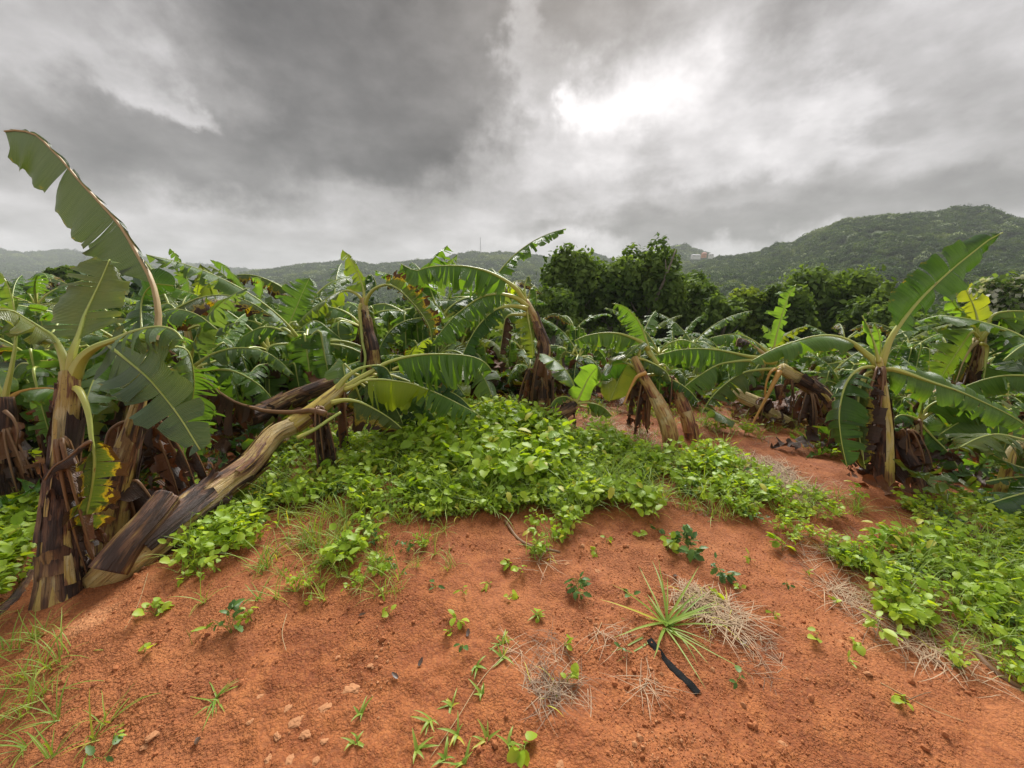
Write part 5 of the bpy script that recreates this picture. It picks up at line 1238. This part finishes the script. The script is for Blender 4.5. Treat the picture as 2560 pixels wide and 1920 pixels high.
def poly_w(fpts): return np.array([GF(*q_)[:2] for q_ in fpts])
def inpoly(x, y, poly):
    c = np.zeros(len(x), bool); j = len(poly) - 1
    for i in range(len(poly)):
        xi, yi = poly[i]; xj, yj = poly[j]
        c ^= ((yi > y) != (yj > y)) & (x < (xj - xi) * (y - yi) / (yj - yi + 1e-12) + xi); j = i
    return c
POLY = {
    'mat': [(400, 1180), (440, 1120), (520, 1040), (600, 985), (700, 950), (820, 930), (880, 905), (1000, 885), (1120, 890), (1210, 935), (1330, 955), (1430, 975), (1500, 965), (1600, 985), (1650, 1040), (1640, 1110), (1560, 1140), (1490, 1130), (1430, 1095), (1330, 1100), (1270, 1150), (1200, 1195), (1130, 1180), (1090, 1115), (1000, 1105), (940, 1120), (870, 1140), (800, 1150), (740, 1180), (690, 1215), (600, 1225), (520, 1240), (470, 1240)],
    'core': [(880, 1060), (860, 980), (900, 910), (1000, 885), (1120, 892), (1200, 940), (1330, 965), (1420, 990), (1440, 1070), (1300, 1090), (1240, 1140), (1150, 1170), (1080, 1100), (960, 1090)],
    'right': [(1500, 1110), (1620, 1040), (1800, 1035), (1960, 1065), (2100, 1090), (2300, 1100), (2400, 1560), (2200, 1530), (2100, 1440), (1980, 1400), (1900, 1330), (1870, 1240), (1780, 1190), (1640, 1170)],
    'rightdense': [(1900, 1180), (2060, 1170), (2400, 1180), (2400, 1540), (2180, 1490), (2050, 1415), (1950, 1370), (1890, 1290)],
    'left': [(-300, 1010), (60, 1040), (100, 1090), (85, 1200), (60, 1290), (-300, 1420)],
    'grassleft': [(-200, 1340), (100, 1370), (170, 1410), (150, 1470), (60, 1520), (30, 1580), (-200, 1640)],
    'behind': [(380, 1030), (420, 960), (560, 900), (900, 880), (1000, 880), (1700, 890), (1990, 950), (2060, 1020), (1700, 975), (1640, 960), (1500, 945), (1300, 935), (1000, 905), (880, 930), (640, 960), (540, 1010)],
    'strip': [(560, 1240), (700, 1160), (860, 1120), (1000, 1110), (960, 1200), (860, 1270), (760, 1290), (640, 1270)],
}
POLY['heap'] = [(900, 1000), (920, 930), (1010, 900), (1110, 910), (1180, 960), (1240, 1010), (1180, 1060), (1060, 1050), (960, 1040)]
POLYW = {k_: poly_w(v_) for k_, v_ in POLY.items()}
rw = np.random.RandomState(11)
def fill(poly, dens, s0, s1, edge=0.0, seed=0, clump=0.0, zj=0.0):
    P_ = POLYW[poly]; x0, y0 = P_.min(0); x1, y1 = P_.max(0); n = int((x1 - x0) * (y1 - y0) * dens)
    x, y = rw.uniform(x0, x1, n), rw.uniform(y0, y1, n)
    k_ = inpoly(x + .22 * fbm(x * 3, y * 3, seed=5 + seed, octv=3), y + .22 * fbm(x * 3, y * 3, seed=6 + seed, octv=3), P_); x, y = x[k_], y[k_]
    if clump: 
        k_ = fbm(x * 2.2, y * 2.2, seed=40 + seed, octv=3) > clump; x, y = x[k_], y[k_]
    m_ = len(x); z = ground_h(x, y) + rw.uniform(0, 1, m_) * zj
    return np.stack([x, y, z], 1), np.stack([rw.normal(0, .15, m_), rw.normal(0, .15, m_), rw.uniform(0, 6.28, m_)], 1), rw.uniform(s0, s1, m_)
def cat_(*L_): return [np.concatenate(q_) for q_ in zip(*L_)]
p_, r_, s_ = cat_(fill('mat', 125, .45, 1.1, clump=-.22), fill('core', 110, .5, 1.2, clump=-.3), fill('heap', 130, 1.2, 1.75), fill('right', 130, .35, .9, clump=-.35), fill('rightdense', 100, .3, .9, clump=.02), fill('left', 120, .8, 1.3), fill('behind', 26, .5, .9, clump=.15), fill('strip', 40, .35, .6, clump=.1))
scatter('ground_cover', p_, r_, s_, WP, 'bright green broad leaved weeds spreading over the red soil', 'weed kinds', rw.choice(len(WP), len(p_), p=[.11, .11, .11, .11, .12, .12, .10, .13, .09]))
p_, r_, s_ = cat_(fill('grassleft', 110, .5, 1.1), fill('core', 75, .9, 1.5), fill('mat', 75, .5, 1.1), fill('right', 75, .4, .9, clump=-.25), fill('rightdense', 90, .5, 1.0), fill('strip', 60, .4, .8, clump=0), fill('behind', 20, .5, 1.), fill('left', 20, .6, 1.))
scatter('grass', p_, r_, s_, GPs, 'thin grass growing among the weeds', 'grass kinds')
# straw and small litter
def disc(fx, fy, r, n, s0, s1):
    c = GF(fx, fy); a, q_ = rw.uniform(0, 6.28, n), r * np.sqrt(rw.rand(n)); x, y = c[0] + q_ * np.cos(a), c[1] + q_ * np.sin(a)
    return np.stack([x, y, ground_h(x, y) + .002], 1), np.stack([np.zeros(n), np.zeros(n), rw.uniform(0, 6.28, n)], 1), rw.uniform(s0, s1, n)
p_, r_, s_ = cat_(disc(1640, 1010, .22, 60, .7, 1.2), disc(1700, 1050, .2, 40, .7, 1.1), disc(1600, 1370, .2, 12, .4, .7), disc(1860, 1250, .35, 24, .5, 1.1), disc(2000, 1330, .35, 30, .5, 1.1), disc(1330, 940, .4, 50, .7, 1.2), disc(1190, 1470, .12, 10, .4, .8), disc(200, 1200, .25, 26, .5, 1.), disc(1250, 1420, .3, 8, .4, .8), fill('right', 16, .5, 1.0), fill('mat', 8, .5, 1.), fill('behind', 16, .6, 1.3))
scatter('straw_litter', p_, r_, s_, STs, 'loose dry straw lying on the soil', 'straw kinds')
# broken leaves and debris under the banana plants
DB = []
for i in range(9):
    rgx = random.Random(400 + i)
    pts = [(0, 0, .02), (.15, rgx.uniform(-.05, .05), .06 + .08 * rgx.random()), (.34, rgx.uniform(-.1, .1), .05), (.55, rgx.uniform(-.15, .15), .02)]
    mm = ['leaf_dead', 'leaf_dead', 'leaf_rust', 'leaf_dark', 'leaf_dead', 'leaf', 'leaf_burnt', 'leaf_dark', 'leaf_rust'][i]
    V, F, U = leaf_geo(pts, rgx.uniform(.07, .13), side=(0, 1, 0), droop=(rgx.uniform(-30, 20), rgx.uniform(20, 90)), ts=.02, tear=.08, seed=i, jump=35, ruffle=.03, q=.5, lat=4, raggy=.5)
    DB.append(proto('debris', mesh('debris', V, F, U, [M[mm]])))
def rect(x0, x1, y0, y1, n, s0, s1, zj):
    x, y = rw.uniform(x0, x1, n), rw.uniform(y0, y1, n); m_ = n
    return np.stack([x, y, ground_h(x, y) + rw.rand(n) ** 2 * zj], 1), np.stack([rw.normal(0, .35, m_), rw.normal(0, .35, m_), rw.uniform(0, 6.28, m_)], 1), rw.uniform(s0, s1, m_)
p_, r_, s_ = cat_(rect(-7, -1.9, 3.4, 9, 560, .7, 1.5, .3), rect(-2.2, 1.0, 4.9, 9, 330, .7, 1.4, .25), rect(.8, 4.5, 4.6, 9, 260, .6, 1.2, .15), rect(-3.6, -2.3, 2.2, 3.6, 60, .6, 1.1, .12), rect(3.1, 5, 2.6, 4.6, 80, .6, 1.1, .12))
scatter('plant_debris', p_, r_, s_, DB, 'dark dead banana leaves and scraps littering the ground under the plants', 'debris kinds')
# clods: crumbs of soil
CL = []
simple('clod', (.38, .130, .042), .9); simple('pale clod', (.44, .20, .085), .9); simple('dark clod', (.30, .095, .034), .9)
for i, mm in enumerate(('clod', 'clod', 'clod', 'dark clod', 'pale clod', 'pale clod')):
    rg_ = np.random.RandomState(i); 
    import bmesh
    bm = bmesh.new(); bmesh.ops.create_icosphere(bm, subdivisions=1, radius=1)
    for v_ in bm.verts: v_.co *= rg_.uniform(.65, 1.2); v_.co.z *= .7
    me = bpy.data.meshes.new('clod'); bm.to_mesh(me); bm.free(); me.materials.append(M[mm]); CL.append(proto('clod', me))
n = 42000
rr = 1.0 * np.exp(rw.rand(n) * 1.75); aa = np.radians(rw.uniform(-58, 58, n)); x, y = rr * np.sin(aa), rr * np.cos(aa)
k_ = fbm(x * 1.6, y * 1.6, seed=60, octv=3) * 1.5 + rw.rand(n) * .8 > .25; x, y = x[k_], y[k_]
n = len(x); s_ = .0022 * np.exp(rw.exponential(.34, n)); s_ = np.minimum(s_, .016)
palef = np.clip(fbm(x * 1.6 + 3, y * 1.6, seed=61, octv=2) + 1.3 * np.exp(-((x + .55) ** 2 / .12 + (y - 1.25) ** 2 / .08)), 0, 1)
ix = np.where(rw.rand(n) < .05 + .5 * palef ** 2, rw.randint(4, 6, n), np.where(rw.rand(n) < .06, 3, rw.randint(0, 3, n)))
scatter('soil_crumbs', np.stack([x, y, ground_h(x, y) + s_ * .25], 1), rw.uniform(0, 6.28, (n, 3)), s_, CL, 'small crumbs and pebbles of red and tan soil', 'soil crumb kinds', ix)

# ------------------------------------------------------------------ weeds that stand alone on the bare soil
LEAFM = {}
def solo_leaf_mesh(key, ratio, serr, lobe, m_):
    if key not in LEAFM:
        LEAFM[key] = []
        for i in range(3):
            V, F = leaflet(1, ratio * (.9 + .1 * i), .25, serr, lobe, .1 + .12 * i); LEAFM[key].append(mesh('leaf', V, F, np.full((len(V), 2), .2 + .3 * i), [M[m_]]))
    return LEAFM[key]
def solo(fx, fy, label, kind='round', h=.08, spread=.05, nst=3, nl=3, ls=.035, group=None, seed=0):
    rg = random.Random(seed + int(fx * 7 + fy)); b_ = GF(fx, fy); b_[2] = float(ground_h(b_[0:1], b_[1:2])[0])
    o = thing('weed', label, 'weed', b_, group)
    pars = {'round': ('round', 1.0, .06, 0, 'weed'), 'lobed': ('lobed', .75, .1, 1, 'weed_dark'), 'long': ('long', .35, .03, 0, 'weed'), 'toothed': ('toothed', .6, .14, 0, 'weed_dark'), 'lime': ('lime', .6, .05, 0, 'weed_lime')}[kind]
    ms = solo_leaf_mesh(*pars)
    leaves, stalks = weed_spec(rg, h, spread, nst, nl, ls)
    V, F, U = stalk_geo(stalks, .0014); link('stalk', mesh('stalk', V, F, U * 0 + .5, [M['grass']]), o)
    for (p, a, pi_, ro, sz) in leaves:
        l = link('leaf', rg.choice(ms), o); l.location = tuple(p); l.rotation_euler = Matrix(rotm(a, pi_, ro).tolist()).to_euler(); l.scale = (sz,) * 3
    return o
solo(1247, 1290, 'small dark toothed weed at the top of the crack in the soil', 'lobed', .10, .07, 6, 4, .045)
solo(1485, 1200, 'largest dark lobed weed clump on bare soil right of the main weed patch', 'lobed', .15, .11, 10, 4, .07)
solo(1440, 1190, 'round leaved weed touching the left side of the largest dark clump', 'round', .10, .06, 4, 3, .05)
solo(1560, 1245, 'dark leafy weed below and right of the largest dark clump', 'toothed', .09, .09, 5, 4, .05)
solo(500, 1370, 'leafy green weed on bare soil in front of the fallen stem, the fullest there', 'toothed', .11, .08, 6, 3, .055)
solo(545, 1345, 'round leaved sprig beside the fullest weed in front of the fallen stem', 'round', .08, .04, 3, 3, .035)
solo(335, 1325, 'low round leaved weed nearest the foot of the fallen stem', 'round', .06, .06, 5, 3, .042)
solo(313, 1412, 'single tiny two leaved seedling alone on the soil at the left', 'round', .02, .015, 1, 3, .038)
solo(415, 1390, 'seedling with one raised pale leaf left of the fullest weed', 'long', .08, .03, 1, 2, .06)
solo(1910, 1375, 'pale yellow weed at the edge of the right hand weed patch', 'lime', .09, .08, 6, 3, .05)
solo(1125, 1240, 'upright round leaved seedling above the bare soil at the centre', 'round', .07, .03, 2, 4, .032)
solo(1690, 1190, 'pale round leaved weed on the bare slope at the right', 'round', .08, .06, 4, 3, .05)
solo(1225, 1475, 'round leaved sprig growing out of the dry straw tuft', 'round', .06, .03, 2, 3, .04)
SG = 'small seedlings dotted over the bare red soil'
SL = 'small green seedling sprouting by itself from the bare red soil'
for i, (fx, fy) in enumerate(((975, 1370), (990, 1345), (1000, 1400), (1085, 1380), (1290, 1195), (1105, 1225), (870, 1245), (820, 1290), (760, 1250), (700, 1265), (1700, 1270), (1620, 1215), (1600, 1275), (1955, 1525), (1590, 1475), (1830, 1430), (1760, 1390), (1130, 1620), (1345, 1410), (470, 1230),
                                (430, 1255), (660, 1300), (940, 1270), (1060, 1265), (1310, 1170), (1380, 1150), (1420, 1150), (1740, 1240), (1800, 1300), (1850, 1390), (2080, 1450), (1000, 1280), (1100, 1290), (1160, 1340), (1360, 1290), (1670, 1330), (840, 1330), (395, 1255), (220, 1640), (245, 1600), (1218, 1400), (1535, 1290))):
    solo(fx, fy, '%s seedling %s, %s' % (['round leaved', 'round leaved', 'toothed', 'narrow leaved'][i % 4], 'below the fallen stem' if fx < 560 else 'left of the weed patch tip' if fx < 900 else 'left of the crack' if fx < 1240 else 'between crack and straw dome' if fx < 1500 else 'right of the straw dome' if fx < 1790 else 'beside the right weed patch', 'close to the weeds' if fy < 1260 else 'out in the open' if fy < 1400 else 'low near the camera'), ['round', 'round', 'toothed', 'long'][i % 4], .035, .025, 2, 2 + i % 2, .026 + .008 * (i % 3), SG, seed=i)
# grass sprigs near the camera
def sprig(fx, fy, label, n, ln, wd, lay, group=None, m_='grass', name='grass_tuft', cat='grass tuft', spread=.008, droop=.8, seed=1):
    b_ = GF(fx, fy); b_[2] = float(ground_h(b_[0:1], b_[1:2])[0]); V, F, U = blade_geo(random.Random(seed + int(fx)), n, ln, wd, spread, lay, droop)
    o = link(name, mesh(name, V, F, U, [M[m_]]), None, tuple(b_)); return tag(o, label, cat, group)
sprig(1440, 1352, 'big spider shaped grass tuft spreading over dry straw near the black strip', 30, .36, .0115, (.85, 1.5), droop=.36, spread=.012, seed=3)
sprig(465, 1510, 'low grass tuft alone on the soil at the lower left', 14, .12, .006, (.8, 1.4))
sprig(1500, 1300, 'dome of dry grey straw behind the spider shaped grass', 330, .12, .0042, (.6, 1.52), m_='straw', name='dry_grass_clump', cat='dry grass', spread=.045, droop=1.1, seed=9)
sprig(1560, 1330, 'flattened fan of dry straw right of the straw dome', 200, .20, .0034, (1.35, 1.53), m_='straw', name='dry_grass_clump', cat='dry grass', spread=.05, droop=.5, seed=12)
sprig(1190, 1490, 'small brown tuft of dead grass left of the crack in the soil', 80, .12, .0034, (.6, 1.53), m_='straw_dark', name='dry_grass_clump', cat='dry grass', spread=.03, droop=1.0, seed=15)
sprig(2080, 1150, 'dark dry straw heap at the right below the upright plant', 120, .3, .004, (1.1, 1.5), m_='straw_dark', name='dry_grass_clump', cat='dry grass', spread=.08, droop=.5, seed=16)
GG = 'bamboo leaved grass sprigs creeping over the soil near the camera'
for i, (fx, fy) in enumerate(((1030, 1440), (1085, 1420), (1040, 1500), (975, 1520), (985, 1590), (930, 1560), (900, 1620), (960, 1640), (1000, 1650), (1050, 1600), (1100, 1610), (780, 1540), (770, 1600), (1160, 1330), (1085, 1390))):
    sprig(fx, fy, 'short bladed grass sprig on the soil at the bottom centre', 6, .075, .011, (.5, 1.35), GG, name='grass_sprig', cat='grass sprig', spread=.004, seed=i)
for i, (fx, fy) in enumerate(((125, 1560), (200, 1600), (235, 1560), (110, 1640), (60, 1620), (640, 1280), (600, 1300), (700, 1290), (440, 1300), (560, 1300), (820, 1240), (940, 1200), (960, 1150), (830, 1100))):
    sprig(fx, fy, 'thin grass tuft with narrow blades on the soil at the left', 9, .17, .005, (.1, 1.1), 'thin grass tufts on the soil at the left', seed=i + 30)
# creeping runner that joins the sprigs, root cables, straws
def strand(name, fpts, r, m_, label, cat, lift=.004):
    pts = []
    for q_ in fpts:
        g = GF(*q_); g[2] = float(ground_h(g[0:1], g[1:2])[0]) + lift; pts.append(g)
    V, F, U = tube(pts, [r, r * .7], 10 + 4 * len(pts), 5, wob=.1); o = thing_mesh(name, V, F, U, m_, pts[0]); return tag(o, label, cat)
def thing_mesh(name, V, F, U, m_, org):
    return link(name, mesh(name, np.asarray(V) - org, F, U, [M[m_]]), None, tuple(org))
strand('grass_runner', [(1120, 1380), (1085, 1420), (1040, 1470), (985, 1560), (930, 1640)], .0016, 'rib_tan', 'thin tan grass runner linking the sprigs at the bottom', 'grass runner')
strand('loose_straw', [(1300, 1345), (1275, 1400), (1240, 1440), (1235, 1520)], .0014, 'rib_tan', 'thin straw stem bent beside the crack', 'straw')
strand('loose_straw', [(620, 1330), (610, 1370), (618, 1405)], .0016, 'rib_tan', 'thin dry twig standing on the soil below the weeds', 'twig')
strand('loose_straw', [(320, 1240), (300, 1310), (270, 1370)], .0012, 'rib_tan', 'thin straw in front of the fallen stem', 'straw')
strand('loose_straw', [(1900, 1480), (2000, 1530), (2080, 1560)], .0016, 'rib_tan', 'long pale straw on the bare slope at the lower right', 'straw')
strand('twig', [(1960, 1520), (1990, 1505), (2010, 1500)], .0022, 'rib_brown', 'short dark twig on the slope at the lower right', 'twig', .01)
strand('dead_leaf_stalk', [(-30, 1345), (20, 1310), (60, 1250), (85, 1200)], .022, 'sheath', 'curved black dead leaf stalk lying at the left edge', 'dead leaf')
strand('dead_leaf_stalk', [(2100, 1410), (2150, 1455), (2240, 1500)], .014, 'rib_brown', 'brown dead leaf stalk under the weeds at the right edge', 'dead leaf')
strand('dead_leaf_stalk', [(2000, 1130), (2090, 1150), (2230, 1160)], .03, 'sheath', 'long dark dead stem lying in the shade at the right', 'dead leaf')
strand('dead_leaf_stalk', [(1090, 1125), (1130, 1175), (1210, 1195)], .010, 'rib_brown', 'brown dead stalk under the lower edge of the weed patch', 'dead leaf')

# pale soft stones in the soil
rgs = random.Random(12)
for i, (fx, fy, sz) in enumerate(((760, 1490, .05), (700, 1530, .035), (620, 1530, .03), (640, 1560, .035), (660, 1585, .03), (600, 1590, .022), (625, 1640, .028), (580, 1640, .022), (330, 1590, .03), (310, 1610, .022), (700, 1600, .02), (560, 1500, .018), (800, 1440, .02), (1690, 1610, .02), (1210, 1650, .022), (1290, 1235, .03), (1225, 1215, .03), (730, 1420, .018), (540, 1560, .018), (680, 1640, .022))):
    g = GF(fx, fy); g[2] = float(ground_h(g[0:1], g[1:2])[0]); bm = bmesh.new(); bmesh.ops.create_icosphere(bm, subdivisions=3, radius=1)
    for v_ in bm.verts:
        c_ = v_.co; f_ = 1 + .4 * float(vnoise(c_.x * 1.7 + i * 3, c_.y * 1.7, c_.z * 1.7, seed=i)) + .22 * float(vnoise(c_.x * 4.5 + i, c_.y * 4.5, c_.z * 4.5, seed=i + 9)) ; sz_ = sz * .5; v_.co = Vector((c_.x * sz_ * f_ * 1.3, c_.y * sz_ * f_, max(-.3, c_.z) * sz_ * .45 * f_ - sz_ * .08))
    me = bpy.data.meshes.new('soft_stone'); bm.to_mesh(me); bm.free(); me.materials.append(M['pale clod'])
    o = link('soft_stone', me, None, tuple(g)); o.rotation_euler.z = rgs.uniform(0, 6); tag(o, 'flat pale tan stone bedded in the red soil', 'stone', 'pale stones bedded in the red soil')

# black plastic strip
m_, t, out = mat('black plastic'); n = t.noise(t.new('ShaderNodeTexCoord').outputs['Object'], 80.0, 3, .6)
b = principled(t, (.010, .010, .010, 1), .8, .12, n, .4, .003); t.l.new(b.outputs[0], out.inputs[0]); M['plastic'] = m_
pa, pb = GF(1402, 1388), GF(1508, 1502)
pa[2] = float(ground_h(pa[0:1], pa[1:2])[0]); pb[2] = float(ground_h(pb[0:1], pb[1:2])[0])
T_ = nrm(pb - pa); Sd = nrm(np.cross(T_, (0, 0, 1))); V = []; F = []; nn = 40
for i in range(nn):
    t_ = i / (nn - 1); c = pa + (pb - pa) * t_; c = c + Sd * .002 * math.sin(t_ * 5)
    for j, (o_, z_) in enumerate(((-.017, .004), (-.009, .012), (0, .006 + .001 * math.sin(t_ * 60)), (.009, .010), (.017, .004))): V.append(c + Sd * o_ * (1 + .05 * math.sin(t_ * 31)) + np.array([0, 0, z_ + float(ground_h(c[0:1], c[1:2])[0]) - c[2]]))
for i in range(nn - 1):
    for j in range(4): a = i * 5 + j; F.append([a, a + 5, a + 6, a + 1])
tag(thing_mesh('plastic_strip', V, F, None, 'plastic', pa), 'narrow strip of creased black plastic lying on the red soil', 'plastic strip')
# dark fallen scraps
for i, (fx, fy) in enumerate(((775, 1327), (905, 1445), (860, 1470), (1460, 1245), (430, 1595), (1600, 1390), (1010, 1378))):
    g = GF(fx, fy); g[2] = float(ground_h(g[0:1], g[1:2])[0]) + .006
    V, F = leaflet(.035, .02, .4, .1, 0, -.2); V = V @ rotm(i * 1.3, .1).T + g; tag(thing_mesh('dead_leaf_scrap', V, F, np.full((len(V), 2), .3), 'leaf_dead', g), 'small dark scrap of dead leaf on the bare soil', 'dead leaf', 'dark leaf scraps on the soil')

# ------------------------------------------------------------------ haze
def haze(density, col, aniso=.0):
    V, F, U = box(-2300, 2300, -60, 2300, -75, 165)
    m_, t, out = mat('haze'); v_ = t.new('ShaderNodeVolumePrincipled'); v_.inputs['Color'].default_value = col; v_.inputs['Density'].default_value = density; v_.inputs['Anisotropy'].default_value = aniso
    t.l.new(v_.outputs[0], out.inputs['Volume'])
    return tag(link('haze', mesh('haze', V, F, None, [m_], smooth=False)), None, None, None, 'stuff')
haze(.00034, (.74, .77, .80, 1))
